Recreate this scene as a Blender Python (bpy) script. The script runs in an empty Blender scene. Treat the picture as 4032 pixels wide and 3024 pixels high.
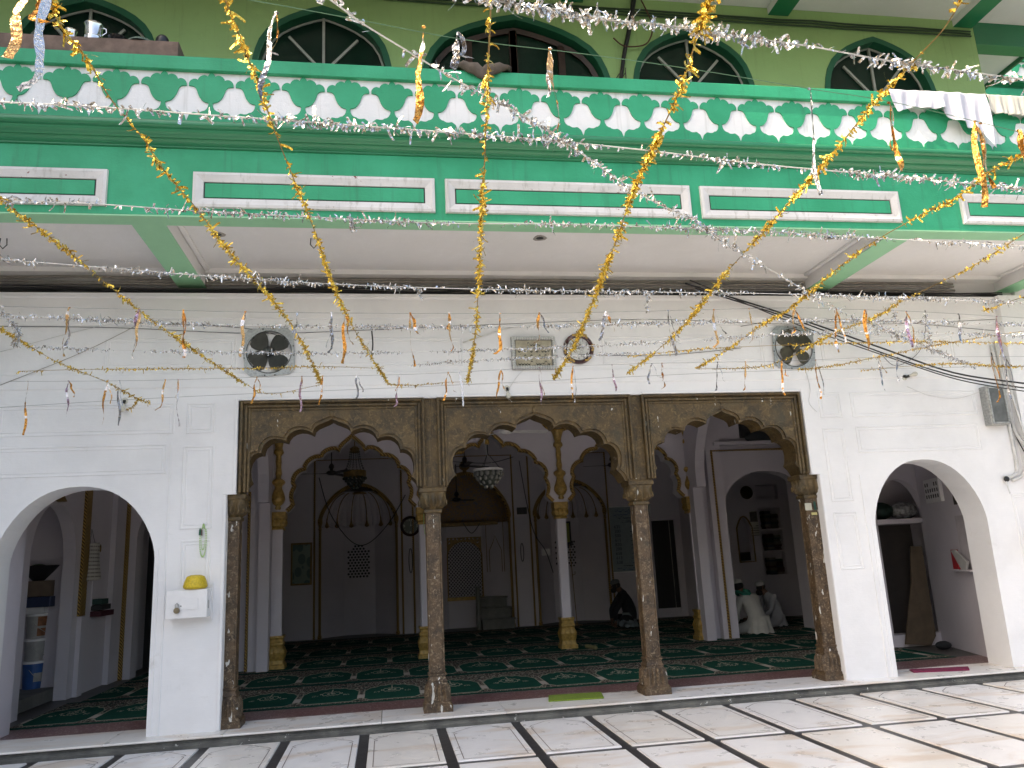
import bpy, math, random
from math import sin, cos, pi, radians
from mathutils import Vector, Matrix
from mathutils.geometry import tessellate_polygon
random.seed(7)
R = random.random
def rr(a, b): return a + (b - a) * random.random()
scene = bpy.context.scene
col = scene.collection

# ------------------------------------------------------------------ camera
YAW, PITCH, ROLL, FPX = 9.45, 12.6, -2.86, 3100.0
_y, _t, _r = radians(YAW), radians(PITCH), radians(ROLL)
FW = Vector((sin(_y) * cos(_t), cos(_y) * cos(_t), sin(_t)))
_rt = Vector((cos(_y), -sin(_y), 0)); _up = _rt.cross(FW)
RT = _rt * cos(_r) + _up * sin(_r); UP = -_rt * sin(_r) + _up * cos(_r)
EYE = Vector((0, 0, 1.6))
cam_d = bpy.data.cameras.new('camera'); cam = bpy.data.objects.new('camera', cam_d); col.objects.link(cam)
cam_d.sensor_fit = 'HORIZONTAL'; cam_d.sensor_width = 36; cam_d.lens = 36 * FPX / 4032
cam_d.clip_start = .05; cam_d.clip_end = 500
M = Matrix((RT, UP, -FW)).transposed().to_4x4(); M.translation = EYE
cam.matrix_world = M
scene.camera = cam

# ------------------------------------------------------------------ light
SUN = Vector((.85, .20, -1.0)).normalized()          # direction the light travels
world = bpy.data.worlds.new('World'); scene.world = world; world.use_nodes = True
nt = world.node_tree; bg = nt.nodes['Background']
sky = nt.nodes.new('ShaderNodeTexSky'); sky.sky_type = 'NISHITA'; sky.sun_disc = False
sky.sun_elevation = math.asin(-SUN.z); sky.sun_rotation = math.atan2(-SUN.x, -SUN.y)
sky.air_density = 1.0; sky.dust_density = 4.0; sky.ozone_density = 1.0
nt.links.new(sky.outputs[0], bg.inputs[0]); bg.inputs[1].default_value = .15
sd = bpy.data.lights.new('sun', 'SUN'); so = bpy.data.objects.new('sun', sd); col.objects.link(so)
sd.energy = 2.2; sd.angle = radians(.55); sd.color = (1, .95, .86)
so.rotation_euler = SUN.to_track_quat('-Z', 'Y').to_euler()
vs = scene.view_settings
vs.view_transform = 'Standard'; vs.look = 'None'; vs.gamma = 1; vs.use_curve_mapping = False
vs.exposure = 1.75
try:
    vs.use_white_balance = True; vs.white_balance_temperature = 7800; vs.white_balance_tint = 10
except Exception: pass
scene.cycles.max_bounces = 10; scene.cycles.diffuse_bounces = 6; scene.cycles.glossy_bounces = 4
scene.cycles.use_denoising = True
scene.cycles.sample_clamp_indirect = 6
try: scene.cycles.denoising_input_passes = 'RGB_ALBEDO_NORMAL'
except Exception: pass

# ------------------------------------------------------------------ survey: a pixel of the photo -> the point of a real plane it shows
def ray(px, py): return FW + RT * ((px - 2016) / FPX) - UP * ((py - 1512) / FPX)
def on_y(px, py, Y): d = ray(px, py); return EYE + d * (Y / d.y)
def on_z(px, py, Z): d = ray(px, py); return EYE + d * ((Z - 1.6) / d.z)
def on_x(px, py, X): d = ray(px, py); return EYE + d * (X / d.x)
U = 1.8228
def net(u, v, Z=3.5):
    p = on_z(u * U, v * U, Z)
    return p if p.y < 8.5 else on_y(u * U, v * U, 8.5)

# ------------------------------------------------------------------ materials
class N:
    """tiny expression helper over math nodes"""
    t = None
    def __init__(s, k): s.k = k
    @staticmethod
    def op(o, *a):
        n = N.t.nodes.new('ShaderNodeMath'); n.operation = o
        for i, x in enumerate(a):
            if isinstance(x, N): N.t.links.new(x.k, n.inputs[i])
            else: n.inputs[i].default_value = x
        return N(n.outputs[0])
    def __add__(s, o): return N.op('ADD', s, o)
    def __sub__(s, o): return N.op('SUBTRACT', s, o)
    def __rsub__(s, o): return N.op('SUBTRACT', o, s)
    def __mul__(s, o): return N.op('MULTIPLY', s, o)
    def __truediv__(s, o): return N.op('DIVIDE', s, o)
    def __gt__(s, o): return N.op('GREATER_THAN', s, o)
    def __lt__(s, o): return N.op('LESS_THAN', s, o)
    def abs(s): return N.op('ABSOLUTE', s)
    def frac(s): return N.op('FRACT', s)
    def pow(s, e): return N.op('POWER', s, e)
    def mx(s, o): return N.op('MAXIMUM', s, o)
    def mn(s, o): return N.op('MINIMUM', s, o)
def newmat(name):
    m = bpy.data.materials.new(name); m.use_nodes = True
    t = m.node_tree; N.t = t
    return m, t, t.nodes['Principled BSDF']
def coords(t, kind='Object'):
    return t.nodes.new('ShaderNodeTexCoord').outputs[kind]
def mapping(t, vec, sc=(1, 1, 1), loc=(0, 0, 0), rot=(0, 0, 0)):
    n = t.nodes.new('ShaderNodeMapping'); n.inputs['Scale'].default_value = sc; n.inputs['Location'].default_value = loc
    n.inputs['Rotation'].default_value = rot
    t.links.new(vec, n.inputs[0]); return n.outputs[0]
def noise(t, vec, scale, detail=5, rough=.55, dist=0):
    n = t.nodes.new('ShaderNodeTexNoise'); n.inputs['Scale'].default_value = scale; n.inputs['Detail'].default_value = detail
    n.inputs['Roughness'].default_value = rough; n.inputs['Distortion'].default_value = dist
    t.links.new(vec, n.inputs['Vector']); return N(n.outputs[0])
def voro(t, vec, scale, feature='F1', out=0, rnd=1):
    n = t.nodes.new('ShaderNodeTexVoronoi'); n.feature = feature; n.inputs['Scale'].default_value = scale
    n.inputs['Randomness'].default_value = rnd
    t.links.new(vec, n.inputs['Vector']); return N(n.outputs[out])
def ramp(t, f, a, b):
    n = t.nodes.new('ShaderNodeMapRange'); n.interpolation_type = 'SMOOTHSTEP'
    t.links.new(f.k, n.inputs[0]); n.inputs[1].default_value = a; n.inputs[2].default_value = b; return N(n.outputs[0])
def mix(t, f, a, b):
    n = t.nodes.new('ShaderNodeMix'); n.data_type = 'RGBA'; n.clamp_factor = True
    if isinstance(f, N): t.links.new(f.k, n.inputs[0])
    else: n.inputs[0].default_value = f
    for s, x in ((6, a), (7, b)):
        if isinstance(x, (tuple, list)): n.inputs[s].default_value = (*x, 1)
        else: t.links.new(x, n.inputs[s])
    return n.outputs[2]
def bump(t, bs, h, dist=.002, strength=.6):
    n = t.nodes.new('ShaderNodeBump'); n.inputs['Distance'].default_value = dist; n.inputs['Strength'].default_value = strength
    t.links.new(h.k, n.inputs['Height']); t.links.new(n.outputs[0], bs.inputs['Normal'])
def wpos(t):
    return t.nodes.new('ShaderNodeNewGeometry').outputs['Position']
def paint(name, c, c2=None, dirt=(.25, .24, .2), dirt_amt=.25, rough=.6, sc=1.5, bmp=.002, chips=None, chip_amt=.0, streak=0, spec=.4, fine=30):
    """brushed-on paint over plaster: patchy tone, grime, fine lumps, optional chips and drip streaks"""
    m, t, b = newmat(name); v = wpos(t)
    c2 = c2 or tuple(x * .86 for x in c)
    n1 = noise(t, v, sc, 6, .6); out = mix(t, ramp(t, n1, .35, .68), c, c2)
    n2 = noise(t, v, sc * 2.7, 8, .7, .6); out = mix(t, ramp(t, n2, .60, .82) * dirt_amt, out, dirt)
    brush = noise(t, mapping(t, v, (3, 3, 40)), 3, 4, .6); out = mix(t, ramp(t, brush, .5, .8) * .12, out, tuple(min(1, x * 1.35) for x in c))
    if streak:
        s = noise(t, mapping(t, v, (14, 14, .7)), 1.3, 4, .6); out = mix(t, ramp(t, s, .54, .74) * streak, out, dirt)
    if chips:
        ch = noise(t, v, 11, 6, .75, .4); ch2 = noise(t, v, 1.7, 2)
        out = mix(t, (ch > .655).mn(ch2 > chip_amt), out, chips)
    t.links.new(out, b.inputs['Base Color']); b.inputs['Roughness'].default_value = rough
    b.inputs['Specular IOR Level'].default_value = spec
    h = noise(t, v, fine, 6, .65) + noise(t, v, 6, 4) * 1.5 + brush * .5
    bump(t, b, h, bmp, .7); return m
def plain(name, c, rough=.5, metal=0, var=.15, sc=12, bmp=0, spec=.5, coat=0):
    m, t, b = newmat(name); v = coords(t)
    n1 = noise(t, v, sc, 4); out = mix(t, ramp(t, n1, .3, .7), c, tuple(max(0, x * (1 - var)) for x in c))
    t.links.new(out, b.inputs['Base Color']); b.inputs['Roughness'].default_value = rough; b.inputs['Metallic'].default_value = metal
    b.inputs['Specular IOR Level'].default_value = spec; b.inputs['Coat Weight'].default_value = coat
    if bmp: bump(t, b, noise(t, v, sc * 2, 5), bmp, .7)
    return m
def foil(name, c, rough=.22, back=None, dk=.45):
    m, t, b = newmat(name)
    v = wpos(t)
    out = mix(t, ramp(t, noise(t, v, 70, 2), .35, .62), c, tuple(x * dk * (1 - .25 * i) for i, x in enumerate(c)))
    if back:
        g = t.nodes.new('ShaderNodeNewGeometry'); st = noise(t, mapping(t, v, (.2, .2, 1)), 11, 2)
        out = mix(t, N(g.outputs['Backfacing']), out, back); out = mix(t, ramp(t, st, .60, .62) * .85, out, (.92, .92, .95))
    t.links.new(out, b.inputs['Base Color']); b.inputs['Metallic'].default_value = .92; b.inputs['Roughness'].default_value = rough
    bump(t, b, noise(t, v, 85, 3), .010, 1); return m
def rope_mat(name, c, dark):
    m, t, b = newmat(name); v = wpos(t)
    w = t.nodes.new('ShaderNodeTexWave'); w.wave_type = 'BANDS'; w.bands_direction = 'DIAGONAL'; w.inputs['Scale'].default_value = 13
    w.inputs['Distortion'].default_value = 1.2; w.inputs['Detail'].default_value = 2
    t.links.new(v, w.inputs[0]); wf = N(w.outputs['Fac'])
    out = mix(t, ramp(t, wf, .2, .8), dark, c); t.links.new(out, b.inputs['Base Color'])
    b.inputs['Metallic'].default_value = .15; b.inputs['Roughness'].default_value = .42
    bump(t, b, wf + noise(t, v, 60, 3) * .4, .012, .9); return m

WHITE = paint('white_limewash', (.80, .80, .81), (.73, .73, .74), (.42, .40, .36), .38, .75, 1.3, .003, fine=22)
WHITE_UP = paint('white_soffit_paint', (.80, .79, .79), (.75, .74, .73), (.35, .33, .3), .3, .75, .8, .003)
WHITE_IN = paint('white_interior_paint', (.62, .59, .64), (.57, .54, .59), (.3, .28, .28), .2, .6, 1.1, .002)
GREEN = paint('emerald_paint', (.016, .31, .155), (.026, .375, .20), (.04, .10, .06), .30, .48, 1.6, .004, streak=.25, spec=.3, fine=26)
GREEN_DK = paint('emerald_shaded_paint', (.008, .185, .080), (.012, .21, .095), (.01, .06, .03), .35, .34, 1.6, .002, spec=.6)  # darker emerald: shade of the downward cornice faces is put into the colour
GREEN_LT = paint('pale_green_paint', (.30, .62, .38), (.27, .57, .34), (.3, .4, .3), .2, .5, 1.2, .002)
SAGE = paint('sage_green_paint', (.36, .56, .23), (.33, .51, .21), (.12, .18, .08), .3, .6, .9, .003, streak=.2)
GREEN_BT = paint('bottle_green_paint', (.012, .115, .06), (.015, .14, .075), (.01, .04, .02), .3, .4, 1.4, .002)
FASC_W = paint('flaking_white_paint', (.70, .69, .69), (.60, .59, .58), (.30, .29, .25), .55, .6, 1.8, .003, (.20, .035, .03), .52, streak=.5)
BELL_W = paint('bell_white_paint', (.84, .84, .86), (.79, .79, .81), (.25, .24, .2), .35, .6, 2.2, .004, streak=.25)
GOLD_R = rope_mat('gold_rope', (.50, .32, .09), (.13, .07, .02))
GOLD = plain('gold_paint', (.50, .32, .085), .34, .2, .45, 22, .01)
GOLD_D = plain('old_gold_paint', (.32, .20, .06), .45, .15, .5, 25, .01)
BLACK = plain('black_plastic', (.015, .015, .016), .5)
DARK = plain('charcoal_metal', (.045, .05, .047), .45, .3)
STEEL = plain('galvanised_steel', (.42, .43, .42), .45, .6, .3, 40, .002)
SHINY = plain('polished_steel', (.75, .75, .76), .12, 1, .1)
CABLE = plain('black_cable', (.02, .02, .022), .55)
PIPE = plain('grey_conduit', (.33, .31, .28), .6, 0, .25)
PIPE_W = plain('white_conduit', (.66, .66, .65), .5, 0, .2)
WOOD_DK = plain('dark_wood', (.055, .022, .014), .4, 0, .4, 8)
PLANK = plain('weathered_plank', (.22, .15, .12), .8, 0, .4, 9, .004)
BULB = plain('frosted_bulb', (.62, .60, .52), .2)
LINE = plain('inlay_line', (.20, .16, .15), .6)
GLASS_DK, t, b = newmat('dark_green_glass'); v = wpos(t)
t.links.new(mix(t, ramp(t, noise(t, v, 2, 4), .35, .7), (.006, .022, .015), (.010, .035, .024)), b.inputs['Base Color']); b.inputs['Roughness'].default_value = .16
b.inputs['Specular IOR Level'].default_value = .3
bump(t, b, voro(t, v, 45), .002, .4)
GOLDF = foil('gold_foil', (1.0, .77, .16), .22); SILVF = foil('silver_foil', (.80, .89, 1.0), .27, None, .48)
ORF = foil('orange_foil', (.90, .46, .12), .2, (.72, .44, .20), .4); PURF = foil('mauve_foil', (.55, .42, .62), .2, (.85, .85, .9)); SIL2 = foil('pale_foil', (.42, .47, .56), .16, (.72, .76, .84), .35)

# stone of the arcade
def stone(name, base, hi, dk, spots, sc=7):
    m, t, b = newmat(name); v = wpos(t)
    n1 = noise(t, v, sc, 9, .72, .5); out = mix(t, ramp(t, n1, .36, .62), dk, base)
    n2 = noise(t, v, sc * 3.1, 8, .75, 1.2); out = mix(t, ramp(t, n2, .50, .66), out, hi)
    n3 = noise(t, v, 2.2, 5, .6); out = mix(t, ramp(t, n3, .54, .74) * .45, out, (.045, .05, .035))
    v1 = noise(t, mapping(t, v, (1, 1, .35)), 17, 3, .5, .3); out = mix(t, v1 > spots, out, (.55, .54, .50))
    # long worn flakes
    t.links.new(out, b.inputs['Base Color']); b.inputs['Roughness'].default_value = .52
    bump(t, b, n2 + n1 * 1.5 + noise(t, v, 60, 4) * .4, .008, .8); return m
STONE = stone('weathered_brown_stone', (.105, .066, .023), (.180, .122, .050), (.042, .028, .012), .715, 6)
STONE2 = stone('mottled_column_stone', (.100, .060, .029), (.25, .185, .115), (.036, .021, .011), .66, 8)
DSTONE = paint('dark_moulded_stone', (.16, .16, .145), (.09, .09, .085), (.36, .36, .33), .4, .7, 5, .012, (.7, .7, .66), .35)

def marble(name, rnd):
    m, t, b = newmat(name); v = wpos(t)
    oi = t.nodes.new('ShaderNodeObjectInfo'); rn = N(oi.outputs['Random'])
    comb = t.nodes.new('ShaderNodeCombineXYZ')
    t.links.new((rn * 37).k, comb.inputs[0]); t.links.new((rn * 91).k, comb.inputs[1])
    add = t.nodes.new('ShaderNodeVectorMath'); t.links.new(v, add.inputs[0]); t.links.new(comb.outputs[0], add.inputs[1])
    vv = add.outputs[0]
    a = mix(t, ramp(t, rn, .25, .9), (.80, .80, .81), (.77, .75, .72))
    n1 = noise(t, mapping(t, vv, (1, 2.6, 1), rot=(0, 0, .5)), 1.0, 7, .55, .8); a = mix(t, ramp(t, n1, .50, .68) * .8, a, (.66, .565, .475))
    n2 = noise(t, mapping(t, vv, (1, 2.5, 1), rot=(0, 0, -.4)), 4, 8, .7, 1); a = mix(t, ramp(t, n2, .54, .76) * .22, a, (.50, .50, .51))
    n4 = noise(t, mapping(t, vv, (1, 2, 1), rot=(0, 0, .9)), 2.3, 5, .6, 2); vein = (n4 - .5).abs(); a = mix(t, ramp(t, vein, .008, .0) * .14 * rnd, a, (.35, .32, .29))
    n5 = noise(t, vv, 40, 5, .7); a = mix(t, ramp(t, n5, .66, .75) * .12, a, (.30, .29, .27))
    t.links.new(a, b.inputs['Base Color'])
    r = ramp(t, noise(t, vv, 5, 4), .2, .8) * .25 + .22; t.links.new(r.k, b.inputs['Roughness'])
    bump(t, b, noise(t, vv, 3, 3) + noise(t, vv, 50, 3) * .08, .003, .5); return m
MARBLE = marble('white_marble', 1)
MARBLE_S = marble('sill_marble', 1.6)
BLACKST = paint('black_marble_strip', (.028, .028, .031), (.045, .045, .048), (.12, .12, .12), .4, .38, 6, .003)
TERR, t, b = newmat('maroon_terrazzo'); v = wpos(t)
o = mix(t, ramp(t, noise(t, v, 30, 4), .35, .65), (.13, .055, .055), (.21, .11, .105)); o = mix(t, noise(t, v, 42, 2) > .60, o, (.40, .30, .28))
o = mix(t, ramp(t, noise(t, mapping(t, v, (1, 3, 1)), 7, 5, .8), .66, .70), o, (.5, .5, .5))
t.links.new(o, b.inputs['Base Color']); b.inputs['Roughness'].default_value = .35

# carpet: one woven strip of prayer places, 0.745 m wide each, strip 1.72 m deep (object origin = near left square centre)
def carpet_mat(name, ph):
    m, t, b = newmat(name); v = wpos(t)
    lo = coords(t)
    sx = t.nodes.new('ShaderNodeSeparateXYZ'); t.links.new(v, sx.inputs[0]); so_ = t.nodes.new('ShaderNodeSeparateXYZ'); t.links.new(lo, so_.inputs[0])
    u = ((N(sx.outputs[0]) - ph) / .745 + 50).frac()          # 0 at a square
    y = N(so_.outputs[1])                                       # 0 .. 1.72
    d = (u - .5).abs()
    e = ((d * 2).pow(2.2) * -.42 + 1.24) + N.op('SINE', d * 40) * .025
    low = ramp(t, d, .34, .445) * .12 + .17
    fld = (d < .445).mn(y > low).mn(y < e)
    outer = (d < .470).mn(y > low - .035).mn(y < e + .045)
    sq = (d > .442).mn(y > .34).mn(y < .60)
    edge = (y < .075).mx(y > 1.645)
    vv = mapping(t, v, (1, .62, 1))
    fl = voro(t, vv, 19, 'DISTANCE_TO_EDGE'); bl = noise(t, vv, 26, 3, .6, 1.5)
    flo = mix(t, ramp(t, bl, .42, .62), (.035, .024, .020), (.13, .095, .07)); flo = mix(t, (fl < .055), flo, (.34, .32, .26)); flo = mix(t, noise(t, vv, 16, 2) > .62, flo, (.02, .05, .035))
    g = mix(t, ramp(t, noise(t, v, 9, 3), .3, .7), (.006, .058, .038), (.008, .072, .048))
    # medallion
    my = (y - .84).abs() / .16; md = (d / .17); rad = (my * my + md * md).pow(.5) + N.op('SINE', d * 95) * .10
    g = mix(t, (rad < 1.0).mn(rad > .82), g, (.33, .33, .25)); g = mix(t, (rad < .5).mn(noise(t, vv, 40, 2) > .48), g, (.36, .34, .26))
    g = mix(t, (d < .012).mn(y > .92).mn(y < 1.18), g, (.33, .33, .25)); g = mix(t, (d > .2).mn(d < .30).mn((y - .72).abs() < .05).mn(noise(t, vv, 45, 2) > .52), g, (.30, .31, .24))
    c = mix(t, outer, flo, (.30, .29, .22)); c = mix(t, fld, c, g); c = mix(t, sq, c, (.46, .41, .35)); c = mix(t, edge, c, (.008, .05, .035))
    t.links.new(c, b.inputs['Base Color']); b.inputs['Roughness'].default_value = .95; b.inputs['Specular IOR Level'].default_value = .1
    bump(t, b, noise(t, v, 200, 2) + fl * .6, .004, .7); return m

# ------------------------------------------------------------------ mesh helpers
class MB:
    def __init__(s): s.v = []; s.f = []; s.m = []; s.mi = 0
    def add(s, vs, fs):
        o = len(s.v); s.v += [tuple(x) for x in vs]; s.f += [tuple(i + o for i in f) for f in fs]; s.m += [s.mi] * len(fs); return s
    def box(s, x0, x1, y0, y1, z0, z1):
        return s.add([(x0, y0, z0), (x1, y0, z0), (x1, y1, z0), (x0, y1, z0), (x0, y0, z1), (x1, y0, z1), (x1, y1, z1), (x0, y1, z1)],
                     [(0, 3, 2, 1), (4, 5, 6, 7), (0, 1, 5, 4), (1, 2, 6, 5), (2, 3, 7, 6), (3, 0, 4, 7)])
    def cbox(s, x0, x1, y0, y1, z0, z1, c=.004):
        """box with chamfered front (-y) and top edges"""
        vs = [(x0, y0 + c, z0), (x1, y0 + c, z0), (x1, y0 + c, z1), (x0, y0 + c, z1), (x0 + c, y0, z0 + c), (x1 - c, y0, z0 + c), (x1 - c, y0, z1 - c), (x0 + c, y0, z1 - c),
              (x0, y1, z0), (x1, y1, z0), (x1, y1, z1), (x0, y1, z1)]
        return s.add(vs, [(4, 5, 6, 7), (0, 1, 5, 4), (1, 2, 6, 5), (2, 3, 7, 6), (3, 0, 4, 7), (0, 8, 9, 1), (1, 9, 10, 2), (2, 10, 11, 3), (3, 11, 8, 0), (8, 11, 10, 9)])
    def prism(s, outline, y0, y1, holes=(), axis='y'):
        """polygon in (a, z), swept from y0 to y1 (or in x when axis == 'x', a = y; axis 'z': (x, y) swept in z)"""
        loops = [outline] + list(holes)
        P = (lambda a, b, d: (a, d, b)) if axis == 'y' else ((lambda a, b, d: (d, a, b)) if axis == 'x' else (lambda a, b, d: (a, b, d)))
        tris = tessellate_polygon([[Vector((a, b, 0)) for a, b in lp] for lp in loops])
        pts = [p for lp in loops for p in lp]; n = len(pts)
        vs = [P(a, b, y0) for a, b in pts] + [P(a, b, y1) for a, b in pts]
        fs = [tuple(t) for t in tris] + [tuple(i + n for i in reversed(t)) for t in tris]
        k = 0
        for lp in loops:
            L = len(lp)
            fs += [(k + i, k + (i + 1) % L, k + (i + 1) % L + n, k + i + n) for i in range(L)]
            k += L
        return s.add(vs, fs)
    def sweepx(s, prof, x0, x1, n=1):
        """(y, z) profile extruded in x"""
        k = len(prof)
        for j in range(n):
            a = x0 + (x1 - x0) * j / n; b_ = x0 + (x1 - x0) * (j + 1) / n
            s.add([(a, y, z) for y, z in prof] + [(b_, y, z) for y, z in prof], [(i, (i + 1) % k, (i + 1) % k + k, i + k) for i in range(k)])
        s.add([(x0, y, z) for y, z in prof], [tuple(range(k))]); s.add([(x1, y, z) for y, z in prof], [tuple(reversed(range(k)))])
        return s
    def tube(s, path, r, seg=6, rb=None, closed=False, cap=True):
        path = [Vector(p) for p in path]; n = len(path); o = len(s.v); up = Vector((.013, .021, 1)).normalized(); last = None
        for i, p in enumerate(path):
            if closed: d = path[(i + 1) % n] - path[i - 1]
            else: d = path[min(i + 1, n - 1)] - path[max(i - 1, 0)]
            d = d.normalized() if d.length > 1e-9 else Vector((1, 0, 0))
            a = (last or up); a = a - d * a.dot(d)
            if a.length < 1e-3: a = Vector((0, 1, .1)) - d * d.y
            a.normalize(); last = a; bb = d.cross(a)
            rad = r if rb is None else r + (rb - r) * i / max(1, n - 1)
            if callable(r): rad = r(i / max(1, n - 1))
            for j in range(seg):
                th = 2 * pi * j / seg; s.v.append(tuple(p + a * (cos(th) * rad) + bb * (sin(th) * rad)))
        m_ = n if closed else n - 1
        for i in range(m_):
            for j in range(seg):
                q = ((i + 1) % n) * seg
                s.f.append((o + i * seg + j, o + i * seg + (j + 1) % seg, o + q + (j + 1) % seg, o + q + j)); s.m.append(s.mi)
        if cap and not closed:
            s.f.append(tuple(o + j for j in reversed(range(seg)))); s.m.append(s.mi)
            s.f.append(tuple(o + (n - 1) * seg + j for j in range(seg))); s.m.append(s.mi)
        return s
    def lathe(s, prof, c, seg=16, ax='z', a0=0, a1=2 * pi, wob=None):
        """prof = [(radius, height)]"""
        full = abs(a1 - a0 - 2 * pi) < 1e-6; k = seg if full else seg + 1; o = len(s.v); c = Vector(c)
        for (r, h) in prof:
            for j in range(k):
                th = a0 + (a1 - a0) * j / seg; w = 1 if wob is None else 1 + wob(th, h)
                x, y = r * cos(th) * w, r * sin(th) * w
                p = (x, y, h) if ax == 'z' else ((x, h, y) if ax == 'y' else (h, x, y))
                s.v.append(tuple(c + Vector(p)))
        for i in range(len(prof) - 1):
            for j in range(seg):
                s.f.append((o + i * k + j, o + i * k + (j + 1) % k, o + (i + 1) * k + (j + 1) % k, o + (i + 1) * k + j)); s.m.append(s.mi)
        return s
    def ring_loft(s, rings, cap=True):
        o = len(s.v); k = len(rings[0])
        for r in rings: s.v += [tuple(p) for p in r]
        for i in range(len(rings) - 1):
            for j in range(k):
                s.f.append((o + i * k + j, o + i * k + (j + 1) % k, o + (i + 1) * k + (j + 1) % k, o + (i + 1) * k + j)); s.m.append(s.mi)
        if cap:
            s.f.append(tuple(o + j for j in reversed(range(k)))); s.m.append(s.mi)
            s.f.append(tuple(o + (len(rings) - 1) * k + j for j in range(k))); s.m.append(s.mi)
        return s
    def ball(s, c, r, seg=8, rings=6, sq=(1, 1, 1)):
        pr = [(sin(pi * i / rings) * r, -cos(pi * i / rings) * r) for i in range(rings + 1)]
        o = len(s.v); s.lathe(pr, (0, 0, 0), seg)
        for i in range(o, len(s.v)):
            x, y, z = s.v[i]; s.v[i] = (c[0] + x * sq[0], c[1] + y * sq[1], c[2] + z * sq[2])
        return s
    def mesh(s, name, org):
        me = bpy.data.meshes.new(name); me.from_pydata([(a - org.x, b_ - org.y, c - org.z) for a, b_, c in s.v], [], s.f)
        return me
    def build(s, name, mat, parent=None, smooth=False, label=None, cat=None, group=None, kind=None, org=None):
        if org is None:
            xs, ys, zs = zip(*s.v); org = Vector(((min(xs) + max(xs)) / 2, (min(ys) + max(ys)) / 2, min(zs)))
        me = s.mesh(name, org)
        mats = mat if isinstance(mat, (list, tuple)) else [mat]
        for x in mats: me.materials.append(x)
        if len(mats) > 1: me.polygons.foreach_set('material_index', s.m)
        if smooth: me.polygons.foreach_set('use_smooth', [True] * len(me.polygons))
        me.update()
        if smooth and smooth != 'all':
            try: me.set_sharp_from_angle(angle=radians(38))
            except Exception: pass
        return link(name, me, org, parent, label, cat, group, kind)
def wloc(o):
    p = Vector(o.location)
    while o.parent: o = o.parent; p += Vector(o.location)
    return p
def link(name, me, org, parent=None, label=None, cat=None, group=None, kind=None):
    o = bpy.data.objects.new(name, me); col.objects.link(o)
    o.location = Vector(org) - (wloc(parent) if parent else Vector((0, 0, 0)))
    if parent: o.parent = parent
    tag(o, label, cat, group, kind); return o
def tag(o, label=None, cat=None, group=None, kind=None):
    for k, x in (('label', label), ('category', cat), ('group', group), ('kind', kind)):
        if x: o[k] = x
def thing(name, loc, label, cat, group=None, kind=None):
    o = bpy.data.objects.new(name, None); o.empty_display_size = .1; col.objects.link(o); o.location = loc
    tag(o, label, cat, group, kind); return o
def rect(x0, x1, z0, z1): return [(x0, z0), (x1, z0), (x1, z1), (x0, z1)]
def arch_pts(c, half, z0, spring, top, n=20, p=2.0, q=1.0):
    """opening outline: jambs to 'spring' then a curved head up to 'top'"""
    pts = [(c - half, z0), (c - half, spring)]
    for i in range(1, n):
        th = pi * i / n; x = -cos(th)
        pts.append((c + half * x, spring + (top - spring) * (1 - abs(x) ** p) ** q))
    pts += [(c + half, spring), (c + half, z0)]
    return pts
def frame(mb, x0, x1, z0, z1, w, y, d, c=.006):
    """mitred rectangular raised frame on the plane y, standing d proud"""
    def q(e): return [(x0 + e, z0 + e), (x1 - e, z0 + e), (x1 - e, z1 - e), (x0 + e, z1 - e)]
    lv = [(q(0), y), (q(c), y - d), (q(w - c), y - d), (q(w), y)]
    o = len(mb.v)
    for pts, yy in lv: mb.v += [(a, yy, b_) for a, b_ in pts]
    for i in range(3):
        for j in range(4):
            mb.f.append((o + i * 4 + j, o + i * 4 + (j + 1) % 4, o + (i + 1) * 4 + (j + 1) % 4, o + (i + 1) * 4 + j)); mb.m.append(mb.mi)
    return mb
def smoothpath(pts, n=8):
    """Catmull-Rom through points"""
    P = [Vector(p) for p in pts]; out = []
    for i in range(len(P) - 1):
        a = P[max(i - 1, 0)]; b_ = P[i]; c = P[i + 1]; d = P[min(i + 2, len(P) - 1)]
        for k in range(n):
            t_ = k / n
            out.append(.5 * ((2 * b_) + (c - a) * t_ + (2 * a - 5 * b_ + 4 * c - d) * t_ ** 2 + (3 * b_ - a - 3 * c + d) * t_ ** 3))
    out.append(P[-1]); return out
def copy_tree(o, parent=None):
    c = o.copy(); col.objects.link(c); c.parent = parent
    for ch in list(o.children): copy_tree(ch, c)
    return c
# ================================================================== COURTYARD
floor = MB().box(-16, 20, -30, 8.50, -.25, -.012).build('courtyard_floor', BLACKST, kind='structure', label='white marble courtyard floor divided by black strips')
J = .047                                                       # half the black joint
def tile_mesh(w, d):
    e = .004; mb = MB()
    mb.v = [(-w, -d, -.012), (w, -d, -.012), (w, d, -.012), (-w, d, -.012), (-w + e, -d + e, 0), (w - e, -d + e, 0), (w - e, d - e, 0), (-w + e, d - e, 0)]
    mb.f = [(4, 5, 6, 7), (0, 1, 5, 4), (1, 2, 6, 5), (2, 3, 7, 6), (3, 0, 4, 7)]; mb.m = [0] * 5
    me = mb.mesh('marble_tile', Vector((0, 0, 0))); me.materials.append(MARBLE); return me
TW = .7515
t_front = tile_mesh(TW / 2 - J, (8.44 - 7.06) / 2); t_std = tile_mesh(TW / 2 - J, 1.425 / 2)
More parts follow.
